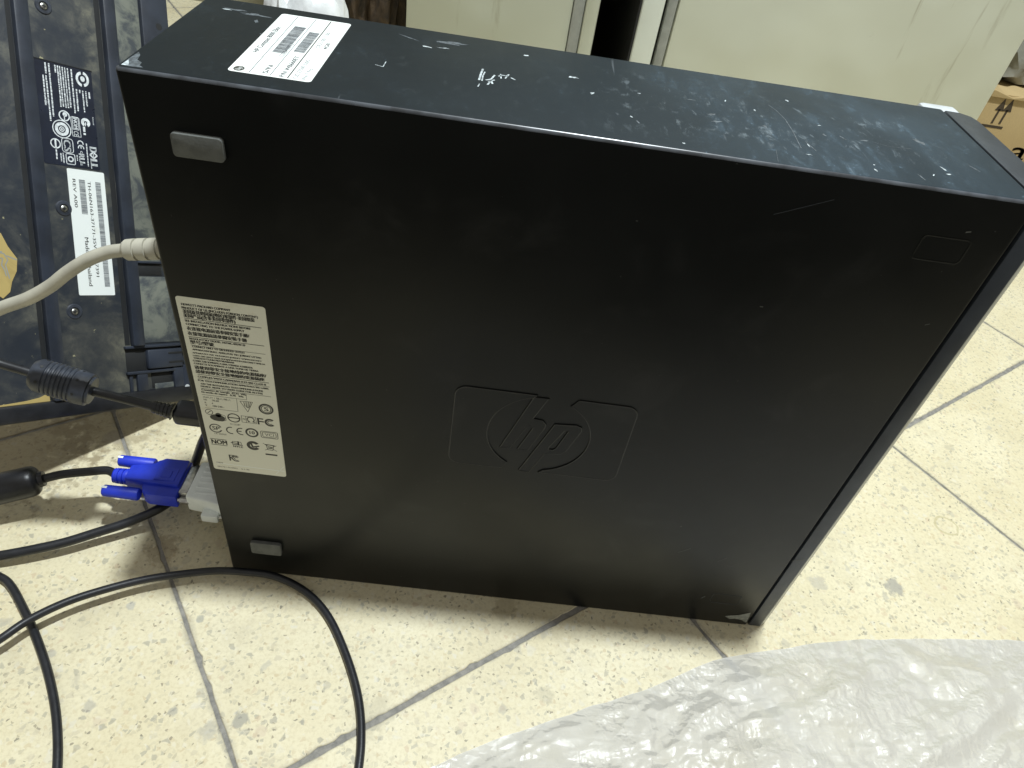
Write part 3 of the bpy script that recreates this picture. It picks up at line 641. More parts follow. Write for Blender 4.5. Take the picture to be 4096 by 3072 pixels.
# long scratch and the white paint scribble
pr = Print(h=.07, **TF); TT = lambda Z, x, y: (lambda p: (p[1], -p[0]))(Z(x, y))
for Z, pts, w in [(zr, [(590, 665), (640, 700), (700, 760), (745, 830), (780, 900), (800, 940)], .8), (zz, [(708, 545), (722, 500), (735, 470)], .9), (zz, [(728, 550), (735, 515), (748, 490)], .6), (zz, [(752, 545), (790, 540), (815, 512)], .8), (zz, [(765, 578), (790, 548), (800, 572)], .8), (zz, [(815, 545), (770, 555)], .7),
                  (zz, [(840, 520), (870, 512), (895, 520), (912, 508)], .8), (zz, [(855, 505), (858, 535)], .6), (zz, [(885, 535), (905, 515)], .6), (zz, [(925, 530), (955, 545)], .7), (zz, [(700, 590), (712, 570)], .5), (zr, [(1250, 900), (1360, 930), (1500, 945)], .35), (zr, [(640, 950), (655, 1030)], .3), (zz, [(0, 440), (55, 455), (75, 420)], .35)]:
    pr = Print(h=.07, **TF); pr.path([TT(Z, *p) for p in pts], w if Z is zz else w * .5); pr.obj('paint_scribble' if Z is zz else 'scratch', M['chip' if Z is zz else 'chip_dim'], pc)
pr = Print(h=.10, **NF)
zn = lambda x, y: (lambda p: (p.x, p.z))(py(2700 + x * .6311, 1900 + y * .6311)); zo = lambda x, y: (lambda p: (p.x, p.z))(py(3000 + x * .4955, 700 + y * .4955))
pr.poly([zn(*p) for p in [(315, 893), (350, 890), (400, 888), (480, 872), (470, 900), (450, 935), (420, 918), (380, 910), (345, 912)]])
pr.obj('corner_chip', M['rubber_worn'], pc)
pr = Print(h=.10, **NF)
for Z, a, b, w in [(zo, (190, 318), (680, 198), .35), (zo, (1740, 462), (1785, 458), .8), (zo, (1410, 1210), (1450, 1202), .5), (zn, (740, 545), (820, 538), .7), (zn, (270, 548), (330, 525), .5), (zn, (330, 575), (370, 577), .7), (zn, (20, 490), (100, 465), .5), (zn, (165, 780), (190, 768), .6), (zo, (80, 1062), (105, 1064), .5)]:
    pr = Print(h=.10, **NF); pr.line(Z(*a), Z(*b), w * .8); pr.obj('scratch', M['bezel'] if w < .45 else M['rubber'], pc)

# ================================================================== cables at the back of the computer
def cable(name, label, start, parts): pass
# pale cable with a ribbed strain relief
bt = empty('beige_cable', (-60, 40, 190), 'thick beige cable with ribbed collar plugged into the rear of the computer', 'cable')
B = [py(610, 985, 40), py(545, 992, 40), py(500, 1000, 40), py(430, 1010, 40), py(350, 1040, 38), py(270, 1090, 36), py(200, 1145, 34), py(110, 1195, 32), py(0, 1235, 30), py(-150, 1310, 26), py(-400, 1480, 20)]
bm = NB(); tube(bm, B[1:], 3.5, 16); obj('cord', bm, M['cord_beige'], bt, smooth=60)
p0 = Vector((4, B[0].y, B[0].z + 4)); p1 = B[2]
ln = (p1 - p0).length
bm = NB(); pf = [(0, 5.7)]
for q in range(3):
    t0 = ln - 20 + q * 6.2; pf += [(t0, 5.7), (t0 + .1, 4.7), (t0 + 1.2, 4.7), (t0 + 1.3, 5.7)]
pf += [(ln - 1.5, 5.5), (ln, 4.5), (ln + .5, 3.4)]
lathe(bm, p0, p1, pf); obj('strain_relief', bm, M['cord_beige'], bt, smooth=30)
# black cable with a ridged ferrite
rc_ = empty('ferrite_cable', (-70, 38, 100), 'black cable with ridged ferrite core hanging in front of the keyboard', 'cable')
Y = 38
K = [py(785, 1652, Y), py(690, 1645, Y), py(628, 1630, Y), py(497, 1596, Y), py(380, 1567, Y), py(255, 1530, Y), py(122, 1490, Y), py(0, 1454, Y), py(-160, 1400, Y), py(-420, 1330, Y + 10)]
bm = NB(); tube(bm, K[1:], 2.8, 16); obj('cord', bm, M['cord'], rc_, smooth=60)
f0, f1 = py(132, 1493, Y), py(374, 1565, Y); ln = (f1 - f0).length
pf = [(0, 4.5), (.3, 8.2), (2.0, 9.4), (3.4, 10.2), (8.0, 10.4)]
t = 8.0
while t < ln - 9: pf += [(t, 10.4), (t + .4, 9.8), (t + .8, 9.8), (t + 1.2, 10.4), (t + 1.8, 10.6)]; t += 2.5
pf += [(ln - 6, 10.4), (ln - 2.2, 10.0), (ln - 1.8, 8.6), (ln - .4, 8.4), (ln, 4.5)]
bm = NB(); lathe(bm, f0, f1, pf, 28); fe = obj('ferrite_core', bm, M['ferrite'], rc_, smooth=30)
ax = (f1 - f0).normalized(); bm = NB()
for t, an in ((6, -30), (6, 25), (6, -75), (ln - 8, -20), (ln - 8, 30), (ln - 8, -70)):
    base = (CAM - f0).normalized(); s_ = (base - ax * base.dot(ax)).normalized(); q_ = ax.cross(s_)
    d = s_ * math.cos(math.radians(an)) + q_ * math.sin(math.radians(an))
    c0 = f0 + ax * t + d * 9.9; lathe(bm, c0, c0 + d, [(0, .95), (.62, .95)], 10)
obj('drawn_pin_hole', bm, M['kb_dark'], fe, smooth=None)
bm = NB(); p0, p1 = py(690, 1646, Y), py(612, 1626, Y); ln = (p1 - p0).length
pf = [(0, 5.6)]
for q in range(5): t0 = q * ln / 5.; pf += [(t0, 4.8 - q * .2), (t0 + ln * .12, 4.8 - q * .2), (t0 + ln * .121, 3.7), (t0 + ln * .199, 3.7)]
lathe(bm, p0, p1, pf + [(ln, 3.0)]); obj('strain_relief', bm, M['cord'], rc_, smooth=30)
p = py(700, 1650, Y); bm = NB(); box(bm, (p.x - 1, Y - 5, p.z - 7.5), (3, Y + 10, p.z + 4), 3.5, 3); obj('plug', bm, M['cord'], rc_)
# blue video plug with its cable
vg = empty('blue_video_plug', (-66, 43, 25), 'blue video connector with two thumbscrews on a black cable', 'connector')
CY, CZ = 42.6, 33.
bm = NB()
prism(bm, [(-42.3, 26.6), (-42.3, 58.4), (-62, 58.4), (-65.5, 56.5), (-67.5, 52.5), (-67.5, 33), (-65.5, 28.5), (-62, 26.6)], lambda x, y: Vector((x, y, CZ - 6.8)), lambda x, y: Vector((x, y, CZ + 4.6)), .9, 2)
hood = obj('hood', bm, M['blue'], vg, smooth=40)
bm = NB(); prism(bm, [(-43.2, 34.5), (-43.2, 57.6), (-60, 57.2), (-66, 51.5), (-81, 49), (-81, 36.6), (-66, 35.0)], lambda x, y: Vector((x, y, CZ - 7.6)), lambda x, y: Vector((x, y, CZ + 7.6 - max(0, -66 - x) * .10)), 1.2, 2)
gr = obj('grip', bm, M['blue'], vg, smooth=40)
bm = NB(); prism(bm, rrect(-61, 37.5, -47, 48.5, .6, 2), lambda x, y: Vector((x, y, CZ + 7.0)), lambda x, y: Vector((x, y, CZ + 7.95)), .25, 1); obj('raised_square', bm, M['blue'], gr)
bm = NB(); prism(bm, rrect(-57.5, 40, -50.5, 46, .6, 2), lambda x, y: Vector((x, y, CZ + 7.0)), lambda x, y: Vector((x, y, CZ + 8.35)), .25, 1); obj('raised_square', bm, M['blue'], gr)
bm = NB(); pf = [(0, 5.6)]
for q in range(3): t0 = q * 3.2 + .4; pf += [(t0, 5.8 - q * .15), (t0 + 2, 5.7 - q * .15), (t0 + 2.05, 4.7), (t0 + 3.1, 4.7)]
lathe(bm, (-80.5, CY, CZ), (-91, CY, CZ), pf + [(10.2, 5.2), (10.6, 3.8)]); obj('strain_relief', bm, M['blue'], vg, smooth=30)
for yy, x0 in ((29.0, -92.5), (56.0, -93.5)):
    bm = NB(); lathe(bm, (-68.2, yy, CZ), (x0, yy, CZ), [(0, 2.2), (.2, 3.9), (1, 4.4), (abs(x0) - 68.2 - .8, 4.1), (abs(x0) - 68.2, 3.4)], 20); sc = obj('thumbscrew', bm, M['blue'], vg, smooth=40)
    bm = NB(); box(bm, (x0 - .25, yy - .9, CZ - 3), (x0 + 3.4, yy + .9, CZ + 4.3), .1, 1); obj('screw_slot', bm, M['adapter'], sc, smooth=None)
bm = NB(); box(bm, (-42.4, 30.5, CZ - 5), (-35.8, 54.7, CZ + 5), 1.2, 2); obj('metal_shell', bm, M['steel'], vg)
V = [Vector((-89, CY, CZ)), pz(430, 1882, 33), pz(362, 1886, 32), pz(253, 1897, 31), pz(172, 1915, 29), pz(80, 1935, 27), pz(0, 1955, 26), pz(-160, 1990, 22), pz(-420, 2020, 12)]
bm = NB(); tube(bm, V, 3.0, 16); obj('cord', bm, M['cord'], vg, smooth=60)
f0, f1 = pz(178, 1913, 29), pz(-90, 1976, 25.); ln = (f1 - f0).length
bm = NB(); lathe(bm, f0, f1, [(0, 3.8), (.2, 5.2), (3, 5.6), (4.2, 8.6), (6, 10.2), (9, 10.8), (ln - 6, 10.8), (ln - 2, 9.5), (ln, 4)], 28); obj('ferrite_core', bm, M['cord'], vg, smooth=45)
# pale adapter between plug and computer
ad = empty('video_adapter', (-18, 42, 25), 'pale white adapter between the blue plug and the computer', 'adapter')
bm = NB(); prism(bm, [(-35.6, 26.4), (-35.6, 58), (-30, 59), (-8, 63), (1, 63), (1, 21), (-8, 21.5), (-22, 24.8), (-31, 25.6)], lambda x, y: Vector((x, y, CZ - 7.6)), lambda x, y: Vector((x, y, CZ + 7.2)), 1.6, 3); obj('body', bm, M['adapter'], ad, smooth=45)
for q in range(6):
    bm = NB(); yy = 30 + q * 4.6; box(bm, (-31, yy, CZ + 6.6), (-3, yy + 2.1, CZ + 7.75), .5, 1); obj('grip_rib', bm, M['adapter'], ad)
bm = NB(); box(bm, (-24, 18.5, CZ - 8.6), (-12.5, 25.5, CZ - 1.5), 1.2, 2); obj('screw_boss', bm, M['adapter'], ad)
bm = NB(); lathe(bm, (-12.5, 21.5, CZ - 5), (-6, 21.5, CZ - 5), [(0, 1.5), (6.5, 1.5)], 12); obj('screw', bm, M['steel'], ad)
bm = NB(); box(bm, (-7, 18.4, CZ - 9.4), (.5, 25, CZ - 1.5), 1, 2); obj('screw_boss', bm, M['adapter'], ad)
for yy in (28.4, 56.6):
    bm = NB(); lathe(bm, (-42, yy, CZ), (-34, yy, CZ), [(0, 1.6), (1.6, 1.6), (1.7, 2.6), (8, 2.6)], 6); obj('hex_nut', bm, M['steel'], ad, smooth=20)
# black cords
pw = empty('hanging_black_cord', (-100, 20, 0), 'thick black cord hanging from the rear of the computer behind the blue plug', 'cord')
A = [Vector((8, 68, 118)), Vector((-14, 66, 92)), py(822, 1745, 64), py(786, 1835, 66), py(742, 1950, 62), pz(655, 2023, 17), pz(523, 2085, 13), pz(384, 2131, 11), pz(231, 2177, 10), pz(0, 2223, 9), pz(-200, 2250, 6), pz(-420, 2270, 3.4), pz(-700, 2280, 3.4)]
bm = NB(); tube(bm, A, 3.25, 16); obj('cord', bm, M['cord'], pw, smooth=60)
bm = NB(); lathe(bm, (3, 68, 120), (-10, 66.5, 97), [(0, 7), (10, 6.5), (13, 4.6), (26, 4.0)], 20); obj('plug', bm, M['cord'], pw, smooth=40)
A = [pz(u, v, z) for u, v, z in [(170, 3500, 2.6), (215, 3250, 2.6), (229, 3072, 2.6), (231, 2960, 2.6), (223, 2845, 2.6), (204, 2738, 2.6), (177, 2638, 2.6), (138, 2530, 2.6), (92, 2430, 2.6), (46, 2346, 2.8), (0, 2307, 3), (-120, 2262, 3), (-300, 2290, 3), (-430, 2440, 3), (-420, 2620, 4), (-300, 2700, 6), (-150, 2650, 10),
     (0, 2557, 12.5), (115, 2480, 13), (269, 2407, 13), (423, 2357, 12), (576, 2319, 11), (730, 2296, 10), (868, 2283, 9), (984, 2288, 8), (1091, 2303, 6), (1191, 2346, 4), (1268, 2407, 3), (1329, 2492, 2.6), (1383, 2615, 2.6), (1422, 2738, 2.6), (1441, 2845, 2.6), (1445, 2960, 2.6), (1435, 3072, 2.6), (1400, 3300, 2.6)]]
bm = NB(); tube(bm, A, 2.55, 16); o = obj('looped_black_cord', bm, M['cord'], None, smooth=60, loc=A[28])
tag(o, 'thin black cord crossing itself and arching across the floor before the computer', 'cord')

# ================================================================== keyboard, underside towards us, propped on its end
KS = Vector((0.5708852, 0.7121887, -0.4085062)); KA = Vector((-0.1671983, 0.5879729, 0.7914118)); KN = Vector((0.8038251, -0.3835037, 0.4547418))
KO = Vector((-73.2, 156.6, 3.0))
kb = empty('keyboard', KO, 'dusty black keyboard propped on its short end with its underside showing', 'keyboard', mat3=Matrix((KS, KA, KN)).transposed())
def kpx(u, v):
    d = ray(u, v); t = (KO - CAM).dot(KN) / d.dot(KN); x = CAM + d * t - KO; return x.dot(KS), x.dot(KA)
UL, UR, VT = -176., -8.5, 442.
bm = NB(); box(bm, (UL, 0.5, -14), (UR - .6, VT, 0), 1.5, 2); obj('base_shell', bm, M['kb'], kb)
def kbox(name, u0, v0, u1, v1, w0, w1, mat='kb_rail', bev=.8, par=None):
    bm = NB(); box(bm, (u0, v0, w0), (u1, v1, w1), bev, 2); return obj(name, bm, M[mat], par or kb)
kbox('rail', -120, 12, -110.5, VT - 2, -2, 5.0, bev=1.4); kbox('rail', -60.5, 47, -51.2, VT - 2, -2, 5.6, bev=1.6)
kbox('rim', -30.5, 116, UR, VT - 1, -3, 3.6, bev=1.2)
kbox('rim', -20.5, 0.2, UR, 46, -3, 2.6, bev=1.2); kbox('rim', UL, 0, UR, 12.5, -3.4, 3.2, 'cord', bev=2.2)
bm = NB()                                                        # dark strips drawing the shade in the channels beside the rails
for u, w_ in ((-123.4, 3.2), (-64.6, 3.8)): box(bm, (u, 48 if u > -100 else 13, -.4), (u + w_, VT - 4, .12))
obj('channel_shade', bm, M['kb_dark'], kb, smooth=None)
kbox('dust_strip', -50.5, 112, -31, VT - 4, -1, .5, 'dustmat', .2)
kbox('dust_strip', -49, 49, -17, 100.5, -1, .5, 'dustmat', .2)
kbox('slot', -53.2, 101.6, -30.5, 110.8, -1, .35, 'kb_dark', .1); kbox('slot_lip', -53.5, 110.6, -30.2, 112.4, -1, 2.2, bev=.4)  # the slot is drawn as a near-black plate
kbox('cross_rib', -66, 45.2, -13, 47.4, -1, 3.0, bev=.5)
kbox('foot_bay', -65, 27.6, -14, 45.4, -1, .3, 'kb_dark', .1)
ft = kbox('flip_foot', -49.5, 28.6, -20.5, 43.6, -1, 4.2, 'kb_rail', 1.3)
for v in (32.0, 39.2): kbox('dark_foot_slot_plate', -33, v, -20.2, v + 1.7, 3, 4.4, 'kb_dark', .1, ft)
for v in (30.2, 41): kbox('hinge_pin', -20.2, v, -16.2, v + 3, 0, 3.2, 'kb', .6, ft)
kbox('cross_rib', -66, 25.4, -27, 27.6, -1, 3.2, bev=.5)
kbox('pocket', -46, 13.5, -24, 25.2, -1, .3, 'kb_dark', .1); kbox('dust_strip', -44, 12.4, -26, 16.6, -1, .9, 'dustmat', .2)
kbox('rib', -58.5, 12, -50.2, 25.6, -1, 2.6, bev=.5); kbox('rib', -64, 12, -61.4, 25.6, -1, 1.6, bev=.4)
kbox('rib', -28.6, 12, -20.4, 28, -1, 3.0, bev=.6)
hu, hv = kpx(625, 112); bm = NB(); lathe(bm, (hu, hv, 2), (hu, hv, 4), [(0, 2.6), (1.7, 2.6)], 18); obj('drawn_pin_hole', bm, M['kb_dark'], kb, smooth=None)
hu, hv = kpx(742, 1546); bm = NB(); lathe(bm, (hu, hv, 2), (hu, hv, 4), [(0, 2.0), (.72, 2.0)], 18); obj('drawn_pin_hole', bm, M['silver'], kb, smooth=None)  # pale disc painted as the bright floor seen through a hole
scr = None
for k_, (u, v) in enumerate(((-99.2, 284.0), (-98.9, 147.4), (-98.6, 74.6), (-99, 400))):
    bm = NB(); lathe(bm, (u, v, -.5), (u, v, 1), [(0, 5.6), (.5, 5.6), (1.2, 4.9), (1.3, 3.1), (.65, 3.0), (.6, .1)], 28); ob = obj('screw_boss', bm, M['ferrite'], kb, smooth=30)
    bm = NB(); lathe(bm, (u, v, -.2), (u, v, 1), [(0, 2.9), (.62, 2.9)], 22); obj('dark_screw_well_disc', bm, M['kb_dark'], ob, smooth=None)
    bm = NB(); lathe(bm, (u, v, -.2), (u, v, 1), [(0, 2.15), (.9, 2.1), (1.25, 1.6), (1.35, .1)], 20); sh = obj('screw_head', bm, M['steel'], ob, smooth=50)
    bm = NB(); box(bm, (u - 1.2, v - .28, .9), (u + 1.2, v + .28, 1.42)); box(bm, (u - .28, v - 1.2, .9), (u + .28, v + 1.2, 1.43)); obj('screw_cross', bm, M['kb_dark'], ob, smooth=None)
# dark maker's label; print reads downwards
kl = plate('maker_label', rrect(-108.9, 177.4, -70.9, 247.5, 1.4), lambda u, v: Vector((u, v, -.3)), lambda u, v: Vector((u, v, .22)), M['kb_label'], kb)
kl['label'] = 'glossy navy label with white print and approval marks'
bm = NB(); box(bm, (-110, 247.4, -.2), (-70.5, 248.1, .5), .1, 1); obj('label_edge', bm, M['kb_dark'], kl, smooth=None)
KF = dict(O=(0, 0, 0), ex=(0, -1, 0), ey=(1, 0, 0))
wp = Print(h=.27, **KF)
def kz(x, y): u, v = kpx(x * .2532, y * .2532); return (-v, u)             # zoom of the upper-left corner
def kz2(x, y): u, v = kpx(x * .2532, 400 + y * .2532); return (-v, u)
def col(Z, a, b, h, seed, greek=True):
    p, q = Z(*a), Z(*b); wp.greek(p[0], (p[1] + q[1]) / 2 - h * .6, q[0] - p[0], h * 1.2, seed)
rows = [((705, 985), (725, 1160), 1.0), ((765, 1000), (828, 1659), .9), ((675, 1180), (725, 1650), .9), ((720, 1190), (775, 1659), .9), ((862, 1025), (876, 1145), .9), ((905, 1035), (960, 1659), .8), ((942, 1045), (990, 1659), .8), ((985, 1060), (1030, 1659), .8), ((1022, 1070), (1070, 1659), .8), ((1062, 1080), (1115, 1659), .8), ((1122, 1095), (1170, 1659), .9),
        ((1205, 1410), (1222, 1630), .9), ((1255, 1420), (1260, 1480), .9), ((1303, 1435), (1322, 1650), .8), ((1352, 1445), (1370, 1659), .8), ((1405, 1460), (1412, 1560), .9)]
for i, (a, b, h) in enumerate(rows): col(kz, a, b, h, i)
rows2 = [((770, 0), (800, 330), .9), ((822, 0), (842, 260), .9), ((712, 0), (722, 80), .9), ((950, 0), (962, 110), .8), ((990, 0), (1002, 112), .8), ((1035, 0), (1040, 125), .8), ((1070, 0), (1078, 128), .8), ((1108, 0), (1114, 130), .8), ((1165, 0), (1188, 210), .9), ((1215, 0), (1238, 185), .9), ((1318, 0), (1335, 205), .8), ((1365, 0), (1380, 110), .8),
         ((1362, 690), (1395, 1050), .7), ((880, 780), (905, 935), .9), ((960, 840), (970, 970), .7), ((995, 835), (1010, 995), .8), ((1215, 870), (1222, 960), .6)]
for i, (a, b, h) in enumerate(rows2): col(kz2, a, b, h, 40 + i)
def wc(p): wp.c = p; wp.k = 1.28; return p
p = wc(kz(1300, 1250)); wp.ring(p, 4.1, 1.5, 10, 170, sy=.85); wp.ring((p[0] + .3, p[1] - .2), 4.1, 1.5, 190, 350, sy=.85); wp.disc(p, 1.5, sy=.8)
wp.c = None; wp.text('Silitek', *(lambda q: (q[0], q[1] - .5))(kz2(1465, 270)), 6, .9)
p = wc(kz2(1012, 250)); wp.ring(p, 2.9, .6); wp.disc((p[0] - .8, p[1] + .4), 1.2); wp.line((p[0] - .5, p[1]), (p[0] + 2.6, p[1]), .5)
p = wc(kz2(975, 460)); wp.ring(p, 4.9, .5); wp.ring(p, 3.6, 1.6); wp.ring(p, 1.4, .5); wp.disc(p, .5)
wp.c = None; a, b = kz2(1110, 265), kz2(1280, 590); wp.path([(a[0], a[1]), (b[0], a[1] + .4), (b[0], b[1]), (a[0], b[1] - .4)], .35, True)
p = wc(kz2(1190, 370)); wp.path([(p[0] - 3.4, p[1] - 1.6), (p[0] + 3.4, p[1] - 1.6), (p[0] + 3.4, p[1] + 1.6), (p[0] - 3.4, p[1] + 1.6)], .3, True); wp.text('NOM', p[0] - 2.8, p[1] - 1, 5.6, 2.0, .2)
p = wc(kz2(1205, 530)); wp.text('CE', p[0] - 1.2, p[1] - 1.3, 2.6, 2.4)
p = wc(kz2(1350, 360)); wp.ring(p, 2.5, 1.6, 30, 330); wp.line((p[0] - .2, p[1]), (p[0] + 1.9, p[1] - .3), .5); p = wc(kz2(1330, 490)); wp.greek(p[0] - 2.3, p[1] - .7, 4.6, 1.5, 77)
p = wc(kz2(875, 685)); wp.ring(p, 2.7, .6); wp.line((p[0] - 2.4, p[1]), (p[0] + 2.4, p[1]), .9)
p = wc(kz2(1065, 720)); wp.path(rrect(p[0] - 3.8, p[1] - 2.9, p[0] + 3.8, p[1] + 2.9, 1.4, 3), .35, True); wp.text('CS', p[0] - 3, p[1] - 1.9, 6, 3.6, .3)
p = wc(kz2(1268, 690)); wp.ring(p, 1.7, .55, 75, 285); p = wc(kz2(1278, 760)); wp.ring(p, 1.7, .55, 75, 285); wp.line((p[0] - 1.5, p[1]), (p[0] + .3, p[1]), .45)
p = wc(kz2(1295, 930)); wp.text('c', p[0] - 4.2, p[1] - .6, 1.1, 1.2); wp.text('RU', p[0] - 2.8, p[1] - 1.6, 4.8, 3.0, .4); wp.text('us', p[0] + 2.2, p[1] - 1.2, 1.5, 1.2)
p = wc(kz2(1115, 935)); wp.path(rrect(p[0] - 2.8, p[1] - 2.3, p[0] + 2.8, p[1] + 2.3, .6, 2), .4, True); wp.ring(p, 1.6, .7)
wp.c = None; a, b = kz2(1465, 745), kz2(1495, 1075); wp.c = None; wp.text('D', a[0], a[1] - 2.4, 3.4, 4.8, .7); q = (a[0] + 5.9, a[1] - .1)
wp.path([(q[0] - 2.2, q[1]), (q[0], q[1] + 2.5), (q[0] + 2.2, q[1]), (q[0], q[1] - 2.5)], 1.0, True); wp.line((q[0] - .9, q[1]), (q[0] + 1.2, q[1] - .2), .6)
wp.text('LL', a[0] + 8.6, a[1] - 2.6, b[0] - a[0] - 8.6, 4.8, .8)
wp.obj('label_print', M['ink_white'], kl)
# white part-number sticker
ks = plate('part_sticker', rrect(-94.4, 86.2, -68.6, 176.0, .9), lambda u, v: Vector((u, v, -.3)), lambda u, v: Vector((u, v, .30)), M['white_paper'], kb)
ks['label'] = 'white sticker with bar codes and part number'
sp = Print(h=.36, **KF); sq = Print(h=.36, **KF)
sp.bars(-168.5, -75.6, 76.0, 3.8, 11, .8); sp.bars(-169.0, -87.0, 24.5, 4.2, 12, .8)
sq.text('TH-06N163-37171-35V-328', -168.5, -81.0, 57, 2.1, .12); sq.text('-7391', -110.8, -81.0, 11, 2.1, .12); sq.text('REV A00', -169.0, -91.4, 20, 2.1, .12); sq.text('Made in Thailand', -128, -86.8, 35, 2.6, .15)
sp.obj('label_print', M['ink_soft'], ks); sq.obj('label_print', M['ink_grey'], ks)
# torn kraft paper stuck on the left part
def kpatch(name, px, mat, h, par=None):
    pts = [kpx(*p) for p in px]; return plate(name, pts, lambda u, v: Vector((u, v, -.3)), lambda u, v: Vector((u, v, h)), M[mat], par or kb)
tp = kpatch('torn_paper', [(-120, 950), (-40, 925), (2, 932), (30, 985), (68, 1035), (66, 1085), (48, 1125), (40, 1168), (12, 1194), (-10, 1180), (-120, 1260)], 'tape', .35); tp['label'] = 'torn kraft paper patch with a pen scribble'
pp_ = Print(h=.4, **KF)
for pts in ([(-5, 1010), (15, 1015), (30, 1040), (20, 1060), (30, 1090), (38, 1115)], [(-5, 1030), (10, 1035), (5, 1060), (18, 1080), (25, 1105)], [(-8, 1005), (8, 1008)], [(25, 1023), (66, 1040)]):
    pp_.path([(lambda q: (-q[1], q[0]))(kpx(*p)) for p in pts], .7)
pp_.obj('pen_scribble', M['pen'], tp)
kpatch('torn_paper', [(-60, 1632), (60, 1612), (110, 1603), (160, 1590), (182, 1578), (196, 1580), (200, 1604), (100, 1616), (0, 1628), (-60, 1645)], 'tape', .5)

# ================================================================== crumpled plastic sheet in front
bd = [(60, -170), (110, -138)] + [tuple(pz(u * 1.8517, v * 1.8517).xy) for u, v in [(930, 1659), (1090, 1590), (1270, 1530), (1400, 1490), (1540, 1425), (1640, 1410), (1800, 1385), (2000, 1380), (2212, 1385)]] + [(660, 10), (740, -5)]
def yb(x):
    for (x0, y0), (x1, y1) in zip(bd, bd[1:]):
        if x0 <= x <= x1: return lerp(y0, y1, (x - x0) / (x1 - x0))
    return bd[0][1] if x < bd[0][0] else bd[-1][1]
bm = NB(); NX, NY = 380, 190; G = []
for i in range(NX + 1):
    x = lerp(62, 738, i / NX); row = []
    yy = sum(yb(x + d) for d in (-14, -7, 0, 7, 14)) / 5 + 1.6 * noise.noise(Vector((x * .05, 3, 0)))
    for j in range(NY + 1):
        t = j / NY; y = yy - t * 250
        q = Vector((x, y, 0)); al = x * .92 + y * .39; ac = y * .92 - x * .39      # along / across the long folds
        wv = noise.noise_vector(q * .016) * .7
        n1 = noise.noise(Vector((al * .009, ac * .034, 1)) + wv)
        V3 = lambda fa, fc, zz_, k_: noise.voronoi(Vector((al * fa, ac * fc, zz_)) + wv * k_, distance_metric='MANHATTAN')[0][0]
        n2 = V3(.016, .034, 4, .8); n3 = V3(.050, .085, 8, 1.2); n4 = V3(.13, .19, 3, 1.5)
        lo_ = .5 + .5 * noise.noise(Vector((x * .008, y * .012, 9)))
        pt = max(0., min(1., .5 + 1.6 * noise.noise(Vector((x * .018, y * .024, 12)))))          # patches of fine crinkle
        e = min(1, t * 250 / 45); e = e * e * (3 - 2 * e); e2 = min(1, t * 250 / 8)
        z = .9 + e * (1 + 5 * lo_) + e2 * (4 * (1 - abs(n1) * 1.8) * (.25 + .75 * e) + 5.0 * (.7 - n2) * (.4 + .6 * e) + (.9 + 1.6 * pt) * (.6 - n3) + (.2 + .8 * pt) * (.6 - n4))
        row.append(bm.verts.new((x + 1.2 * noise.noise(q * .07), y + (1.2 * noise.noise(q * .06 + Vector((9, 9, 9))) if j else 0), max(.9, z))))
    G.append(row)
for i in range(NX):
    for j in range(NY): bm.faces.new((G[i][j], G[i + 1][j], G[i + 1][j + 1], G[i][j + 1]))
o = obj('plastic_sheet', bm, M['film'], None, smooth=30, loc=(400, -110, 0))
tag(o, 'crumpled translucent white plastic sheet lying on the tiles in front of the computer', 'plastic sheet')

# ================================================================== things behind the computer
YC = 600.
cab = empty('metal_cabinet', (510, 850, 0), 'dirty cream metal cabinet with a white door edge behind the right of the computer', 'cabinet')
bm = NB(); box(bm, (321, YC, 2), (711, 1100, 1150), 5, 2); obj('body', bm, M['cab'], cab)
bm = NB(); box(bm, (309.5, YC + 1.5, 2), (320.6, 1100, 1150), 2.5, 2); obj('trim', bm, M['trim'], cab)
bm = NB(); box(bm, (305.5, YC + 9, 6), (309.6, 1090, 1146)); obj('door_seal', bm, M['kb_dark'], cab, smooth=None)
bm = NB(); box(bm, (281, YC - 6, 2), (305.4, 1098, 1150), 3, 2); obj('door', bm, M['door'], cab)
bm = NB(); box(bm, (278.5, YC - 2, 4), (281.2, 1096, 1148)); obj('gap_shade_panel', bm, M['kb_dark'], cab, smooth=None)  # added black panel, paints the shade of the gap beside the door
c2 = empty('olive_cabinet', (120, 850, 0), 'olive cream metal cabinet with a folded flange behind the left of the computer', 'cabinet')
bm = NB(); box(bm, (21, YC + 14, 2), (236, 1100, 1150), 2, 2); obj('body', bm, M['cab2'], c2)
bm = NB(); box(bm, (207, YC + 1, 2), (219.5, YC + 16, 1150), 1.5, 2); obj('flange', bm, M['trim'], c2)
bm = NB(); box(bm, (220, YC - 3, 2), (235.6, YC + 15, 1150), 3, 2); obj('flange', bm, M['cab2'], c2)
bm = NB(); box(bm, (21, YC + 4, 2), (206.5, YC + 15, 1150), 1.5, 2); obj('side_panel', bm, M['cab2'], c2)
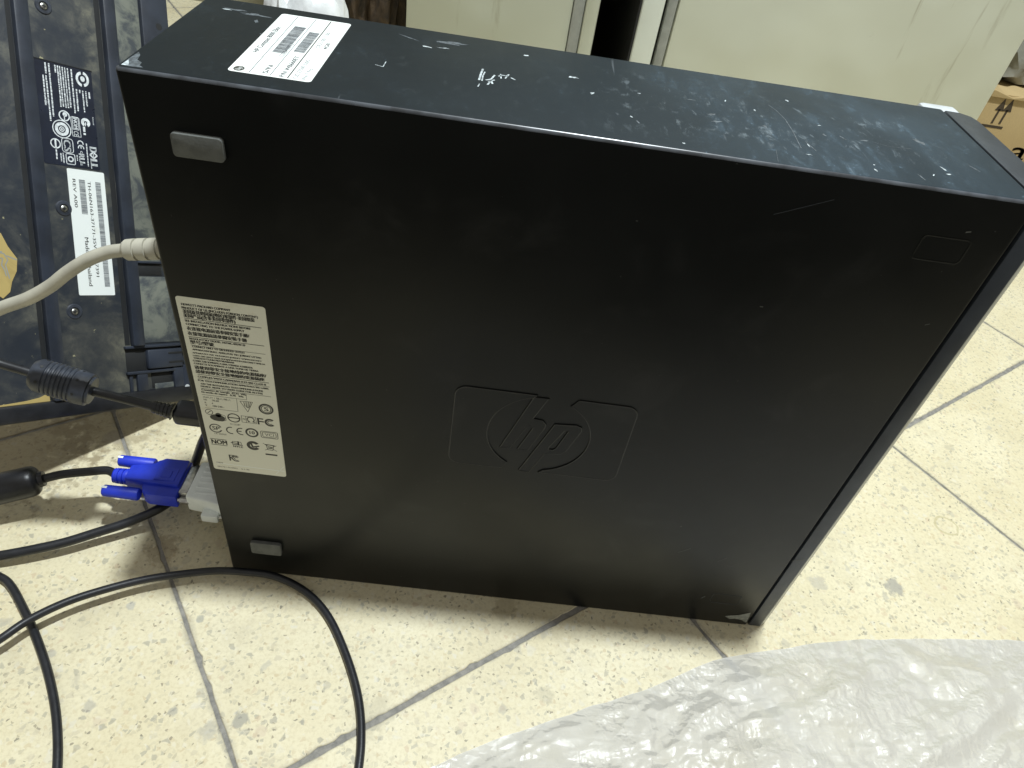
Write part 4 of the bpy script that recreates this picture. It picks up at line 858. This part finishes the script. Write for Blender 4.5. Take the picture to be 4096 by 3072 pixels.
# mound-shaped bags
def mound(name, c, r, h, mat, label, cat, sc=1., crease=.16, seed=0, flat=0, sub=5):
    bm = NB(); bmesh.ops.create_icosphere(bm, subdivisions=sub, radius=1)
    for v in bm.verts:
        d = v.co.copy(); q = d * 2.1 * sc + Vector((seed * 7.7, seed, 0))
        k = 1 + .18 * noise.noise(q) + crease * (.5 - abs(noise.noise(q * 2.3))) + crease * .5 * (.5 - abs(noise.noise(q * 5.1)))
        z = d.z * k
        v.co = Vector((c[0] + r[0] * d.x * k, c[1] + r[1] * d.y * k, c[2] + max(0, h * (.42 + .58 * z))))
    return tag(obj(name, bm, M[mat], None, smooth=50, loc=(c[0], c[1], c[2])), label, cat)
mound('white_bag', (14, 215, 0), (42, 60, 0), 322, 'cloth', 'white plastic bag slumped behind the top of the computer near the bar code label', 'bag', seed=2)
mound('brown_sack', (-40, 700, 0), (62, 70, 0), 480, 'sack', 'dark brown mottled sack standing left of the olive cabinet', 'sack', 1.5, .25, 5)
# cardboard box
cb = empty('cardboard_box', (1000, 900, 0), 'brown cardboard box with two printed up arrows right of the cabinet', 'box')
YB = 750.
bm = NB(); box(bm, (750, YB, 0), (1260, 1090, 173), 1.5, 2); obj('carton', bm, M['card'], cb)
zc = lambda x, y: (lambda p: (p.x, p.z))(py(3800 + x * .4219, y * .4219, YB))
BF = dict(O=(0, YB, 0), ex=(1, 0, 0), ey=(0, 0, 1)); pr = Print(h=.3, **BF)
for x0, y0, x1, y1 in ((392, 1168, 510, 975), (465, 1175, 590, 985)):
    a, b = Vector(zc(x0, y0)), Vector(zc(x1, y1)); pr = Print(h=.3, **BF); pr.line(a, (a[0], b[1] - 9), 3.2); pr.poly([(a[0] - 6.2, b[1] - 11), (a[0] + 6.2, b[1] - 11), (a[0], b[1] + 7)]); pr.obj('printed_arrow', M['card_ink'], cb)
a, b = zc(290, 1188), zc(500, 1208); pr = Print(h=.3, **BF); pr.line((a[0], (a[1] + b[1]) / 2), (b[0], (a[1] + b[1]) / 2), 3.4)
pr.obj('printed_bar', M['card_ink'], cb)
a = zc(560, 1462); pr = Print(h=.3, **BF); pr.text('all', a[0], a[1] - 6, 44, 26, 1.6); pr.obj('printed_word', M['card_ink'], cb)
bm = NB()
flap = [(751, 171), (775, 176), (790, 174), (806, 177), (822, 173), (835, 170), (850, 173), (1000, 174), (1000, 168), (751, 168)]
prism(bm, flap, lambda x, z: Vector((x, YB - 2.5, z)), lambda x, z: Vector((x, YB + 40, z + 2)), .5, 1); obj('torn_flap', bm, M['card'], cb)
mound('grey_bag', (900, 900, 175), (150, 120, 0), 260, 'greybag', 'grey dusty bag resting on the cardboard box', 'bag', 1.2, .22, 8)
